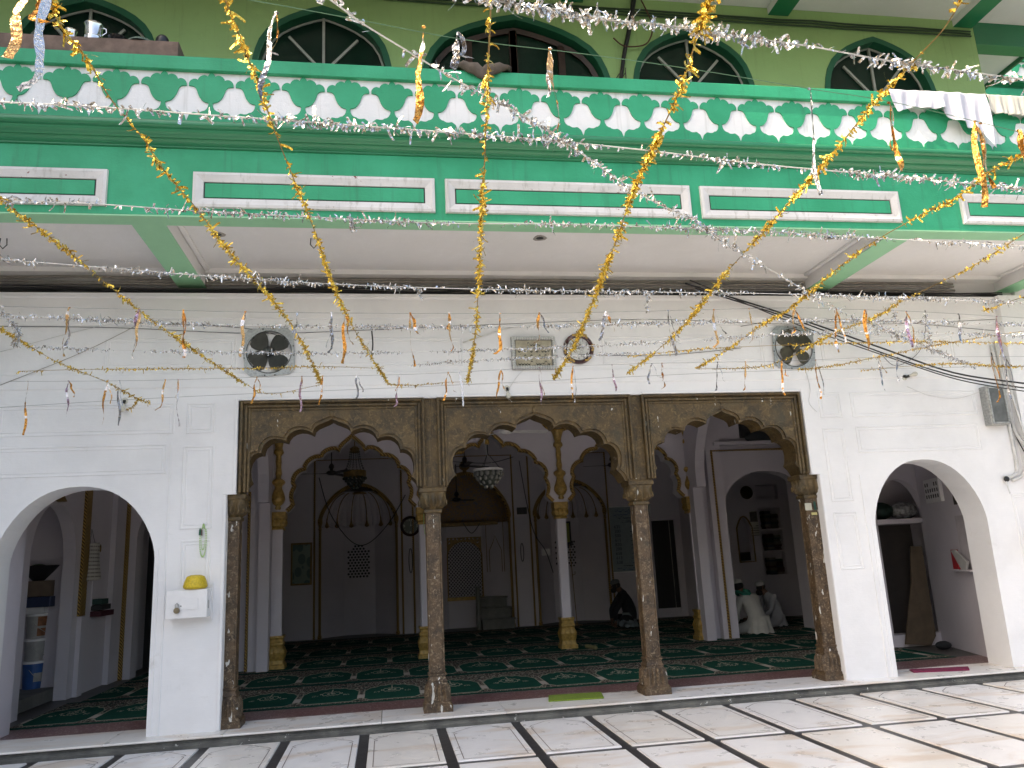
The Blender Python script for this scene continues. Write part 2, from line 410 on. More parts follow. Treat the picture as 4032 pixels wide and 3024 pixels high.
# engraved prayer-niche outline on the first row
def ribbon(mb, pts, w, z):
    for i in range(len(pts) - 1):
        a = Vector((*pts[i], 0)); b_ = Vector((*pts[i + 1], 0)); d = (b_ - a).normalized() * (w * .3); n = Vector((-d.y, d.x, 0)).normalized() * w / 2
        a -= d; b_ += d
        mb.add([(a.x - n.x, a.y - n.y, z), (b_.x - n.x, b_.y - n.y, z), (b_.x + n.x, b_.y + n.y, z), (a.x + n.x, a.y + n.y, z)], [(0, 1, 2, 3)])
il = MB(); W = TW / 2 - J; H = (8.44 - 7.05) / 2
half = [(-.05, .055), (.0, .055)]
L = [(W - .055, -H + .05), (W - .055, H - .34), (W - .085, H - .32), (W - .05, H - .29), (W - .075, H - .24), (W - .14, H - .18), (W - .17, H - .15), (.10, H - .09), (0, H - .045)]
ribbon(il, [(-x, y) for x, y in L], .0075, .0015); ribbon(il, L, .0075, .0015); ribbon(il, [(-W + .055, -H + .05), (W - .055, -H + .05)], .0075, .0015)
il_me = il.mesh('inlay_outline', Vector((0, 0, 0))); il_me.materials.append(LINE)
JX = .515
for i in range(-9, 17):
    cx = JX + TW * (i + .5)
    o = link('marble_tile', t_front, (cx, (8.44 + 7.05) / 2 + .0, 0), floor); link('inlay_outline', il_me, (cx, (8.44 + 7.05) / 2, 0), o)
    for k in range(5):
        cy = 6.98 - .755 - k * 1.53
        if k < 4: link('marble_tile', t_std, (cx, cy, rr(-.001, .0)), floor)

# plinth step: dark moulded riser, white marble sill slabs, maroon terrazzo band
PX0, PX1 = -5.2, 8.4
step = MB().sweepx([(8.50, -.012), (8.50, .018), (8.512, .026), (8.512, .034), (8.535, .05), (8.535, .058), (8.52, .07), (8.9, .07), (8.9, -.012)], PX0, PX1, 40).build('plinth_step', DSTONE, kind='structure', label='low dark moulded stone step along the arcade')
x = PX0
for w in (1.22, 1.31, 1.08, 1.52, 1.26, 1.6, 1.35, 1.45, 1.17, 1.64):
    x1 = min(x + w, PX1)
    MB().sweepx([(8.50, .072), (8.494, .078), (8.494, .086), (8.503, .092), (9.16, .092), (9.16, .072)], x + .003, x1 - .003).build('sill_slab', MARBLE_S, step); x = x1
MB().box(PX0, PX1, 9.165, 9.80, .0, .088).build('terrazzo_band', TERR, step)
ifl = MB().box(-7, 11, 9.80, 20, .0, .084).build('interior_floor', plain('grey_stone_floor', (.10, .095, .09), .5, 0, .3, 3), kind='structure', label='dark stone floor under the prayer carpets')

# prayer carpets
for k, (y0, ph, x0, x1, lab) in enumerate([(9.76, -1.07, -4.05, 7.30, 'nearest green prayer carpet strip, just behind the maroon terrazzo band'),
        (11.50, -1.228, -3.9, 8.2, 'second green prayer carpet strip from the arcade, under the first aisle'),
        (13.25, -.715, -3.9, 7.9, 'green prayer carpet strip around the gilded column bases'),
        (15.00, -1.46, -3.9, 8.8, 'green prayer carpet strip behind the gilded columns'),
        (16.76, -1.1, -3.9, 8.8, 'farthest green prayer carpet strip before the niches')]):
    cm = carpet_mat('prayer_carpet_weave_%s' % 'abcde'[k], ph)
    mb = MB(); n = 60
    for i in range(n):
        a = x0 + (x1 - x0) * i / n; b_ = x0 + (x1 - x0) * (i + 1) / n
        ya = y0 + .012 * sin(a * 2.1 + k); yb = y0 + .012 * sin(b_ * 2.1 + k); z = .094 + .0025 * (k % 2)
        mb.add([(a, ya, .086), (b_, yb, .086), (b_, yb, z), (a, ya, z), (a, y0 + 1.73, z), (b_, y0 + 1.73, z)], [(0, 1, 2, 3), (3, 2, 5, 4)])
    if k == 4: pass
    mb.build('prayer_carpet', cm, org=Vector((0, y0, .0)), label=lab, cat='carpet', group='green prayer carpet strips covering the hall floor')

# ================================================================== THE BUILDING
B = thing('mosque_building', (1.7, 8.72, 0), 'white and green two storey mosque front with scalloped stone arcade and balcony', 'building')
Y0 = 8.72                                                       # facade plane
def part(mb, name, mat, **k): return mb.build(name, mat, B, **k)

# ground storey wall
hl = arch_pts(-3.11, .765, .09, 1.80, 2.555, 24, 2.25, .62); hr = arch_pts(6.49, .745, .09, 1.80, 2.56, 24, 2.25, .62)
wl = [(-5.2, .09)] + hl + [(-1.655, .09), (-1.655, 2.425), (-1.56, 2.425), (-1.56, 3.43), (5.005, 3.43), (5.005, 2.425), (5.10, 2.425), (5.10, .09)] + hr + [(8.4, .09), (8.4, 4.64), (-5.2, 4.64)]
wall = part(MB().prism(wl, Y0, 9.12), 'facade_wall', WHITE)
# cornice bands under the ledge and sunk panels
c = MB().sweepx([(Y0 + .002, 4.64), (8.665, 4.64), (8.665, 4.60), (8.68, 4.58), (8.68, 4.36), (8.70, 4.345), (8.70, 4.28), (Y0 + .002, 4.265)], -5.2, 8.4); c.build('cornice_band', WHITE, wall)
c = MB().sweepx([(Y0 + .002, 3.745), (8.708, 3.735), (8.708, 3.59), (Y0 + .002, 3.57)], -5.2, 7.45); c.build('string_course', WHITE, wall)
pan = [(-2.09, -1.795, 3.08, 3.415), (-3.95, -2.21, 3.085, 3.42), (-2.115, -1.795, 2.075, 2.95), (-2.095, -1.795, 1.30, 1.965),
       (5.22, 5.52, 3.10, 3.415), (5.645, 7.38, 3.10, 3.415), (5.22, 5.51, 2.09, 2.975), (5.215, 5.525, 1.30, 1.97), (-3.95, -2.27, 2.66, 2.98), (5.66, 7.35, 2.66, 2.99), (7.62, 7.95, 1.1, 2.1), (-2.95, -1.6, 3.80, 4.14), (-.9, .9, 3.80, 4.14), (2.55, 4.6, 3.80, 4.14), (5.35, 7.2, 3.80, 4.14)]
for (a, b_, z0, z1) in pan:
    m_ = MB(); frame(m_, a, b_, z0, z1, .022, Y0, .008, .006); frame(m_, a + .04, b_ - .04, z0 + .04, z1 - .04, .012, Y0, .006, .004)
    m_.build('panel_moulding', WHITE, wall)
# white surround of the stone arcade
m_ = MB()
for s_, xa in ((1, -1.56), (-1, 5.005)):
    x0, x1 = sorted((xa - s_ * .035, xa - s_ * .003)); m_.cbox(x0, x1, Y0 - .012, Y0 + .01, 2.43, 3.46)
    x0, x1 = sorted((xa - s_ * .13, xa - s_ * .098)); m_.cbox(x0, x1, Y0 - .012, Y0 + .01, .10, 2.42)
    x0, x1 = sorted((xa - s_ * .13, xa - s_ * .003)); m_.cbox(x0, x1, Y0 - .010, Y0 + .01, 2.421, 2.429)
m_.cbox(-1.56, .44, Y0 - .02, Y0 + .01, 3.432, 3.455); m_.cbox(.58, 2.85, Y0 - .02, Y0 + .01, 3.432, 3.455); m_.cbox(2.99, 5.0, Y0 - .02, Y0 + .01, 3.432, 3.455)
m_.build('arcade_surround', WHITE, wall)
# strips on the piers beside the arches
for a_ in ((-2.245, -2.225, .01, 3.0), (-2.31, -2.295, .006, 1.9), (5.62, 5.64, .01, 2.4), (5.68, 5.695, .006, 1.9)): MB().cbox(a_[0], a_[1], Y0 - a_[2], Y0 + .01, .09, a_[3]).build('pier_strip', WHITE, wall)
# right projecting pilaster of the facade
part(MB().box(7.86, 8.4, 8.60, 8.7185, .09, 4.64), 'corner_pilaster', WHITE)

# stone arcade: lobed arches
HALF = [(1.02, 2.425), (1.00, 2.47), (.975, 2.51), (.94, 2.545), (.925, 2.56), (.945, 2.60), (.955, 2.65), (.958, 2.70), (.952, 2.745), (.935, 2.79), (.91, 2.825), (.875, 2.85), (.835, 2.862), (.80, 2.86),
        (.795, 2.90), (.775, 2.945), (.735, 2.985), (.69, 3.008), (.64, 3.014), (.585, 3.008), (.525, 2.99), (.51, 3.03), (.475, 3.07), (.43, 3.096), (.37, 3.11), (.31, 3.105), (.26, 3.088), (.222, 3.068), (.205, 3.12), (.165, 3.152), (.10, 3.178), (.045, 3.198), (0, 3.222)]
def lobes(cx, sx, half=HALF, off=0, apexz=3.222):
    pts = []
    for (x, z) in half:
        # push outwards from the arch centre
        if off:
            dx, dz = x, z - 2.45; L_ = math.hypot(dx, dz); x, z = x + off * dx / L_, z + off * dz / L_
        pts.append((x * sx, z))
    return [(cx - x, z) for x, z in pts] + [(cx + x, z) for x, z in reversed(pts[:-1])]

CX = (-1.62, .515, 2.905, 5.03)
bays = [(-1.56, .515, -.575, .93), (.515, 2.905, 1.70, 1.0), (2.905, 5.005, 3.98, .93)]
for i, (x0, x1, cx, sx) in enumerate(bays):
    lp = lobes(cx, sx); z1 = 3.43
    out = [(x0 + .001, 2.425)] + [p for p in lp] + [(x1 - .001, 2.425), (x1 - .001, z1), (x0 + .001, z1)]
    # keep the springing inside the bay
    out = [(min(max(a, x0 + .001), x1 - .001), b_) for a, b_ in out]
    ar = part(MB().prism(out, 8.765, 9.06), 'scalloped_arch', STONE)
    # front leaf set back from the edge -> stepped rim
    fx0, fx1 = (x0 + .02, x1 - .075) if i == 0 else ((x0 + .065, x1 - .06) if i == 1 else (x0 + .075, x1 - .02))
    lp2 = [(min(max(a, fx0 + .012), fx1 - .012), b_) for a, b_ in lobes(cx, sx, off=.038)]
    o2 = [(fx0, 2.425)] + lp2 + [(fx1, 2.425), (fx1, 3.41), (fx0, 3.41)]
    MB().prism(o2, 8.742, 8.768).build('arch_rim', STONE, ar)
    # rectangular label mould
    m_ = MB(); w = .028
    for e, d in ((0, .04), (.045, .022), (.08, .012)):
        a, b_, t1 = fx0 + e, fx1 - e, 3.425 - e
        m_.cbox(a, a + w, 8.742 - d, 8.75, 2.44, t1, .006); m_.cbox(b_ - w, b_, 8.742 - d, 8.75, 2.44, t1, .006); m_.cbox(a + w + .001, b_ - w - .001, 8.742 - d - .001, 8.75, t1 - w, t1 - .001, .006)
    m_.build('arch_moulding', STONE, ar)
    # carved bud over the crown
    MB().ball((cx, 8.745, 3.275), .03, 8, 6, (1, .5, 1.5)).build('crown_bud', STONE, ar, smooth=True)

def sq_ring(cx, cy, h, z, fl=0, amp=0, n=10, ch=.0):
    r = []
    for side in range(4):
        for k in range(n):
            s_ = -1 + 2 * (k + .5) / n
            o_ = amp * (abs(cos(pi * fl * (s_ + 1) / 2 + pi / 2)) if fl else 0)
            a, b_ = s_ * (h - ch), -(h + o_)
            if side == 0: p = (a, b_)
            elif side == 1: p = (-b_, a)
            elif side == 2: p = (-a, -b_)
            else: p = (b_, -a)
            r.append((cx + p[0], cy + p[1], z))
    return r
def stone_column(cx, cy):
    sh = MB().ring_loft([sq_ring(cx, cy, .078, .47, ch=.012), sq_ring(cx, cy, .078, 2.155, ch=.012)])
    for sx_ in (-1, 1):
        for sy_ in (-1, 1): sh.tube([(cx + sx_ * .072, cy + sy_ * .072, .48), (cx + sx_ * .072, cy + sy_ * .072, 2.15)], .0115, 6)
    s_ = part(sh, 'column_shaft', STONE2)
    b_ = MB(); R_ = lambda h, z, f=0, a=0: sq_ring(cx, cy, h, z, f, a, 24)
    b_.ring_loft([R_(.152, .088), R_(.152, .155), R_(.142, .165), R_(.142, .178), R_(.132, .185, 4, .004), R_(.116, .20, 4, .022), R_(.110, .26, 4, .026), R_(.106, .31, 4, .030), R_(.100, .35, 4, .024), R_(.098, .375, 4, .003), R_(.098, .385), R_(.104, .395), R_(.088, .42), R_(.084, .445), R_(.096, .452), R_(.096, .468), R_(.086, .474)])
    b_.build('column_base', STONE2, s_)
    k_ = MB(); k_.ring_loft([R_(.086, 2.150), R_(.098, 2.156), R_(.100, 2.172), R_(.098, 2.186), R_(.084, 2.190), R_(.084, 2.20, 3, .012), R_(.098, 2.222, 3, .030), R_(.110, 2.26, 3, .034), R_(.116, 2.30, 3, .030), R_(.124, 2.345, 3, .020), R_(.134, 2.372, 3, .004), R_(.150, 2.380), R_(.152, 2.425), R_(.140, 2.432)])
    for side in range(4):
        for j in (-1, 0, 1):
            a = j * .082; p = (a, -.146) if side == 0 else ((.148, a) if side == 1 else ((-a, .148) if side == 2 else (-.148, -a)))
            k_.ball((cx + p[0], cy + p[1], 2.265), .017, 6, 6, (.8, .9, 2.0))
    k_.build('column_capital', STONE, s_)
    return s_
for i, x in enumerate(CX):
    stone_column(x, 8.905 if i in (1, 2) else 8.915)

# ------------------------------------------------------------------ balcony, fascia, soffit
F0 = 7.0
fx0, fx1 = -5.6, 9.3
fas = part(MB().box(fx0, fx1, F0, 7.16, 4.80, 5.46), 'balcony_fascia', GREEN)
for (a, b_) in ((-4.65, -2.438), (-1.708, .507), (.604, 3.088), (3.196, 5.42), (6.145, 8.36)):
    z0, z1 = 4.872, 5.225
    m_ = MB()
    q = lambda e: [(a + e, z0 + e), (b_ - e, z0 + e), (b_ - e, z1 - e), (a + e, z1 - e)]
    lv = [(q(0), F0), (q(.004), F0 - .028), (q(.03), F0 - .034), (q(.094), F0 - .012), (q(.096), F0 + .0)]
    o0 = len(m_.v)
    for pts, yy in lv: m_.v += [(p_, yy, r_) for p_, r_ in pts]
    for i in range(4):
        for j in range(4): m_.f.append((o0 + i * 4 + j, o0 + i * 4 + (j + 1) % 4, o0 + (i + 1) * 4 + (j + 1) % 4, o0 + (i + 1) * 4 + j)); m_.m.append(0)
    fr = m_.build('panel_frame', FASC_W, fas)
    m2 = MB().cbox(a + .108, b_ - .108, F0 - .010, F0 + .002, z0 + .107, z1 - .107, .003); m2.build('panel_field', GREEN, fas)
    m3 = MB(); frame(m3, a + .097, b_ - .097, z0 + .096, z1 - .096, .011, F0 - .0005, .0008, .0002); m3.build('panel_edge_shade', BLACK, fas)  # thin black line: edge shade painted around the panel field
# cornice
prof = [(7.16, 5.462), (6.990, 5.462), (6.982, 5.468), (6.982, 5.478), (6.955, 5.490), (6.938, 5.506), (6.928, 5.524), (6.916, 5.524), (6.912, 5.530), (6.895, 5.545), (6.872, 5.566), (6.868, 5.582), (6.872, 5.588)]
for k in range(10):
    th = radians(-100 - 165 * k / 9); prof.append((6.878 + .042 * cos(th), 5.632 + .042 * sin(th)))
prof += [(6.93, 5.672), (6.955, 5.676), (6.955, 5.70), (6.972, 5.712), (6.972, 5.735), (6.994, 5.745), (6.994, 5.752), (7.16, 5.752)]
part(MB().sweepx(prof, fx0, fx1), 'balcony_cornice', GREEN_DK, smooth=True)
# parapet: white plaster ground, green cut-out palmettes, coping
par = part(MB().box(fx0, fx1, 7.014, 7.16, 5.753, 6.27), 'parapet_wall', BELL_W)
part(MB().sweepx([(6.972, 6.268), (6.966, 6.274), (6.966, 6.402), (6.974, 6.412), (7.18, 6.416), (7.18, 6.268)], fx0, fx1, 24), 'parapet_coping', GREEN)
# half outline of one white bell measured from its tip: (x, height)
bell = [(0, 0), (.020, .020), (.040, .038), (.056, .050), (.066, .051), (.090, .046), (.112, .047), (.126, .054), (.136, .062), (.158, .068), (.176, .084), (.188, .108), (.194, .140), (.188, .154), (.162, .160), (.142, .171), (.124, .190), (.108, .215), (.095, .245), (.084, .280), (.074, .304), (.058, .320), (.038, .326), (.011, .328)]
top = [(.010, .350), (.014, .366), (.027, .386), (.045, .398), (.062, .402), (.080, .398), (.088, .391), (.096, .411), (.110, .429), (.130, .441), (.150, .444), (.166, .440), (.177, .431), (.186, .450), (.198, .464), (.2122, .474)]
z0 = 5.795; S = .4245
tall = [(x_, z0 + z_) for x_, z_ in bell + top]                 # right half boundary of bell at x=0; palmette centre at S/2
cell = [(0, 5.755)] + [(x_, z_) for x_, z_ in tall]
poly = [(0.0005, 5.754)] + tall[1:] + [(S - x_, z_) for x_, z_ in reversed(tall[1:-1])] + [(S - .0005, 5.754)]
mb = MB().prism(poly, 7.0, 7.0135)
# small bevel shadow line: lip
pm = mb.mesh('palmette', Vector((0, 7.0, 5.754))); pm.materials.append(GREEN)
for k in range(-6, 30):
    x = -3.07 + S * k + .002
    if x + S < fx1 and x > fx0: link('palmette', pm, (x, 7.0, 5.754), par)
# soffit, beams, balcony slab
part(MB().box(fx0, fx1, 7.16, 9.4, 4.985, 5.12), 'balcony_soffit', WHITE_UP)
part(MB().box(-5.2, 8.4, 8.955, 9.12, 4.64, 4.985), 'cable_recess_wall', WHITE_UP)
for xc in (-2.14, 5.52, -4.9, 8.3):
    bm_ = part(MB().box(xc - .15, xc + .15, 7.161, 8.953, 4.81, 4.984), 'soffit_beam', WHITE_UP)
    MB().box(xc - .15, xc + .15, 7.161, 8.953, 4.800, 4.8095).build('beam_underside', GREEN_LT, bm_)
part(MB().box(fx0, fx1, F0 + .001, 7.20, 4.785, 4.799), 'fascia_soffit', GREEN_LT)
m_ = MB()
for (a, b_) in ((fx0, -5.06), (-4.74, -2.30), (-1.98, 5.36), (5.68, 8.14)):
    m_.box(a, b_, 8.80, 8.954, 4.93, 4.984); m_.box(a, a + .05, 7.2, 8.80, 4.955, 4.984); m_.box(b_ - .05, b_, 7.2, 8.80, 4.955, 4.984)
part(m_, 'soffit_moulding', WHITE_UP)

# ------------------------------------------------------------------ upper storey
UY = 8.90
wins = [(-3.47, .84, 7.66, 8.50, 0), (-.70, .855, 7.66, 8.56, 0), (1.765, 1.25, 7.62, 8.61, 1), (4.17, .865, 7.66, 8.57, 0), (6.925, .87, 7.66, 8.61, 0)]
KEEL = [(-1, 0), (-.985, .12), (-.955, .26), (-.90, .42), (-.80, .58), (-.66, .71), (-.50, .81), (-.34, .885), (-.17, .95), (0, 1.0)]
def keel(c, h, s, t, z0=None):
    k = [(c + a * h, s + (t - s) * b_) for a, b_ in KEEL]; k += [(2 * c - a, b_) for a, b_ in reversed(k[:-1])]
    return ([(c - h, z0)] + k + [(c + h, z0)]) if z0 is not None else k
holes = [keel(c, h, s, t, 6.2) for c, h, s, t, k in wins]
upw = part(MB().prism(rect(-6, 8.575, 5.12, 8.968), UY, UY + .25, holes), 'upper_wall', SAGE)
for (c, h, s, t, kind_) in wins:
    # painted band round the opening
    o_ = keel(c, h, s, t, 6.2); i_ = keel(c, h - .075, s - .02, t - .085, 6.201)
    mb = MB(); n = len(o_)
    inn = keel(c, h - .075, s - .02, t - .085, 6.2)
    for a, b_, y_ in ((o_, inn, UY - .012),):
        mb.add([(p[0], y_, p[1]) for p in a] + [(p[0], y_, p[1]) for p in b_], [(i, i + 1, n + i + 1, n + i) for i in range(n - 1)])
    mb.add([(p[0], UY - .012, p[1]) for p in o_] + [(p[0], UY + .01, p[1]) for p in o_], [(i, n + i, n + i + 1, i + 1) for i in range(n - 1)])
    mb.add([(p[0], UY - .012, p[1]) for p in inn] + [(p[0], UY + .17, p[1]) for p in inn], [(i, i + 1, n + i + 1, n + i) for i in range(n - 1)])
    win = part(mb, 'arched_window', GREEN_BT)
    g = MB().prism(keel(c, h - .07, s - .02, t - .08, 6.2), UY + .15, UY + .16); g.build('pane', GLASS_DK, win)
    bars = MB(); fm = WOOD_DK if kind_ else plain('grey_window_bar', (.46, .47, .44), .6)
    rim = keel(c, h - .10, s - .02, t - .12)
    yb = UY + .13
    if kind_:
        rim2 = [(x_, yb, z_) for x_, z_ in keel(c, h - .12, s - .02, t - .15, 6.2)]
        bars.tube(rim2, .045, 4)
        for xx in (-.62, -.03, .62, -.02):
            zt = t - .14 - abs(xx) ** 2 * .55
            bars.box(c + xx - .045, c + xx + .045, yb - .03, yb + .03, 6.2, zt)
        bars.box(c - h + .1, c + h - .1, yb - .028, yb + .028, 7.52, 7.60)
    else:
        bars.tube([(x_, yb, z_) for x_, z_ in keel(c, h - .085, s - .02, t - .10, 6.2)], .016, 4)
        bz = 7.69
        for ang in (-41, 0, 41):
            a = radians(ang); 
            # end on the rim
            L_ = .2
            while L_ < 2:
                x_, z_ = sin(a) * L_, cos(a) * L_
                f_ = min(1, abs(x_) / (h - .1)); zr = s + (t - .1 - s) * (1 - f_ ** 1.75)
                if bz + z_ > zr or abs(x_) > h - .1: break
                L_ += .01
            p0 = Vector((c + .0, yb, bz)); p1 = Vector((c + x_, yb, bz + z_)); d = (p1 - p0).normalized(); nrm = Vector((-d.z, 0, d.x)) * .016
            bars.add([tuple(p0 - nrm + Vector((0, -.015, 0))), tuple(p1 - nrm + Vector((0, -.015, 0))), tuple(p1 + nrm + Vector((0, -.015, 0))), tuple(p0 + nrm + Vector((0, -.015, 0))),
                      tuple(p0 - nrm + Vector((0, .012, 0))), tuple(p1 - nrm + Vector((0, .012, 0))), tuple(p1 + nrm + Vector((0, .012, 0))), tuple(p0 + nrm + Vector((0, .012, 0)))],
                     [(0, 1, 2, 3), (4, 7, 6, 5), (0, 4, 5, 1), (1, 5, 6, 2), (2, 6, 7, 3), (3, 7, 4, 0)])
        bars.box(c - h + .09, c + h - .09, yb - .014, yb + .014, bz - .05, bz)
    bars.build('glazing_bars', fm, win)
part(MB().box(8.2, 8.575, 9.15, 12, 5.12, 8.968), 'upper_return_wall', SAGE)
# roof slab over the balcony with beams
part(MB().box(-6, 10.02, 6.75, 12.4, 8.97, 9.12), 'roof_slab', WHITE_UP)
for xc in (-3.1, -.3, 2.55, 5.515, 8.40):
    bm_ = part(MB().box(xc - .15, xc + .15, 6.76, 8.897, 8.862, 8.969), 'roof_beam', WHITE_UP)
    MB().box(xc - .15, xc + .15, 6.76, 8.897, 8.855, 8.8615).build('beam_underside', GREEN_DK, bm_)
part(MB().box(8.58, 10.0, 8.90, 9.12, 8.60, 8.965), 'roof_beam', GREEN_DK)
part(MB().box(-6, 10.04, 6.66, 6.749, 8.80, 9.30), 'roof_fascia', GREEN)
part(MB().box(9.98, 10.02, 9.125, 12.4, 8.90, 8.968), 'roof_edge_band', GREEN_BT)
# upper mass behind (keeps the hall dark and the roofline real)
part(MB().box(-6, 8.2, 9.3, 20.5, 5.3, 8.96), 'upper_rooms', SAGE)
# conduits along the upper wall
for z_ in (8.785, 8.745, 8.70):
    p = part(MB().tube([(-6 + i * .5, UY - .02 + rr(-.006, .006), z_ + rr(-.008, .008)) for i in range(30)], .013, 6), 'wall_conduit', plain('green_conduit', (.05, .10, .045), .5))
# ================================================================== INTERIOR
def gold_rope(pts, r=.026, parent=None, mat=None, name='rope_moulding'):
    return MB().tube(pts, r, 6).build(name, mat or GOLD_R, parent or B, smooth=True)
CEIL = 4.62
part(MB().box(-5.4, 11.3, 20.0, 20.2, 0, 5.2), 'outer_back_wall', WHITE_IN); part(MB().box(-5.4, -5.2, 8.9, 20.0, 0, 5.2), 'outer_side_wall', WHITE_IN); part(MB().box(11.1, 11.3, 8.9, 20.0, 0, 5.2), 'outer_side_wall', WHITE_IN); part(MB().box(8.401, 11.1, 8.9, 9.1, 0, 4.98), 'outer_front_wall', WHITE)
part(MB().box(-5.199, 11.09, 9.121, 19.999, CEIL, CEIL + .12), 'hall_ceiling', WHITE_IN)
# left end wall (x = -4.2) with shelf niche
lw = MB().prism([(9.12, .09), (10.40, .09), (10.40, .26)] + [(y_, z_) for y_, z_ in arch_pts(11.11, .71, .26, 1.95, 2.60, 16, 2.2, .6)][1:-1] + [(11.82, .26), (11.82, .09), (13.65, .09), (13.65, CEIL), (9.12, CEIL)], -4.36, -4.2, axis='x')
lwall = part(lw, 'end_wall', WHITE_IN)
MB().box(-4.95, -4.361, 10.2, 12.0, .10, .25).build('niche_floor', plain('dusty_stone', (.16, .16, .15), .8, 0, .3, 5), lwall)
MB().box(-4.97, -4.90, 10.2, 12.0, .25, 2.9).build('niche_back', WHITE_IN, lwall); MB().box(-4.9, -4.361, 10.2, 10.26, .25, 2.9).build('niche_side', WHITE_IN, lwall); MB().box(-4.9, -4.361, 11.95, 12.0, .25, 2.9).build('niche_side', WHITE_IN, lwall); MB().box(-4.97, -4.361, 10.2, 12.0, 2.72, 2.9).build('niche_head', WHITE_IN, lwall)
MB().box(-4.199, -4.165, 9.7, 10.05, 1.2, 3.2).build('wall_pilaster', WHITE_IN, lwall)
MB().box(-4.199, -4.14, 12.02, 12.20, .09, 1.13).build('wall_pilaster', WHITE_IN, lwall)
MB().box(-4.199, -4.16, 12.00, 12.20, 1.14, 3.9).build('rope_panel', GOLD_R, lwall)
MB().box(-4.199, -4.12, 13.18, 13.64, .09, CEIL).build('wall_pilaster', WHITE_IN, lwall)
gold_rope([(-4.10, 13.66, .09), (-4.10, 13.66, CEIL - .1)], .045, lwall)
MB().lathe([(.0, -.1), (.10, -.09), (.07, -.03), (.05, .02), (.06, .06), (.0, .12)], (-4.19, 11.09, 2.72), 10).build('gilt_pendant', GOLD_D, lwall)
# stepped plaster relief and hook
m_ = MB()
for i, (h_, a) in enumerate(((.02, 1.98), (.05, 1.90), (.09, 1.82), (.15, 1.74), (.19, 1.70))): m_.box(-4.199, -4.185 - .0, 12.72 - h_, 12.72 + h_, a - .05, a + .02)
m_.box(-4.199, -4.186, 12.50, 12.94, 1.25, 1.62); m_.build('stepped_relief', WHITE_IN, lwall)
MB().ball((-4.185, 12.72, 2.07), .03, 6, 6, (.5, .6, 2)).build('gilt_bud', GOLD_D, lwall)
# facade inner reveal pieces left/right of side arches
part(MB().box(-4.199, -3.9, 9.121, 9.5, .09, 3.2), 'inner_pier', WHITE_IN)

# second arcade plane
Y2, Y2b = 13.65, 13.95
ICX = (-1.765, .638, 3.04, 5.455); ICC = (-.56, 1.835, 4.245)
IH = [(1.065, 2.56), (1.02, 2.60), (.965, 2.665), (.985, 2.72), (1.0, 2.79), (.995, 2.86), (.965, 2.93), (.945, 2.965), (.975, 3.03), (.97, 3.09), (.94, 3.16), (.885, 3.215), (.83, 3.24), (.785, 3.245), (.785, 3.30), (.745, 3.37), (.68, 3.425), (.61, 3.455), (.54, 3.46), (.505, 3.465), (.49, 3.51), (.43, 3.56), (.35, 3.59), (.27, 3.59), (.215, 3.55), (.20, 3.61), (.15, 3.67), (.08, 3.73), (.03, 3.775), (0, 3.81)]
o_ = [(-2.36, .09), (-1.80, .09), (-1.80, 2.555)]
for c in ICC: o_ += [(c - a, b_) for a, b_ in IH] + [(c + a, b_) for a, b_ in reversed(IH[:-1])]
o_ += [(5.49, 2.555), (5.49, .09), (6.02, .09)] + arch_pts(6.91, .89, .09, 2.25, 2.985, 20, 2.3, .6)[1:] + [(9.2, .09), (9.2, CEIL), (-4.36, CEIL), (-4.36, .09)]
la = arch_pts(-3.23, .72, .09, 2.25, 2.95, 20, 2.3, .6)
o_ += [(-3.95, .09)] + la[1:-1] + [(-2.51, .09)]
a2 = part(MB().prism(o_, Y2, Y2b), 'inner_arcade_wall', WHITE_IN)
for c in ICC:
    pts = [(c - a * 1.0, Y2 - .012, b_ + .02) for a, b_ in IH] + [(c + a, Y2 - .012, b_ + .02) for a, b_ in reversed(IH[:-1])]
    gold_rope(pts, .036, a2)
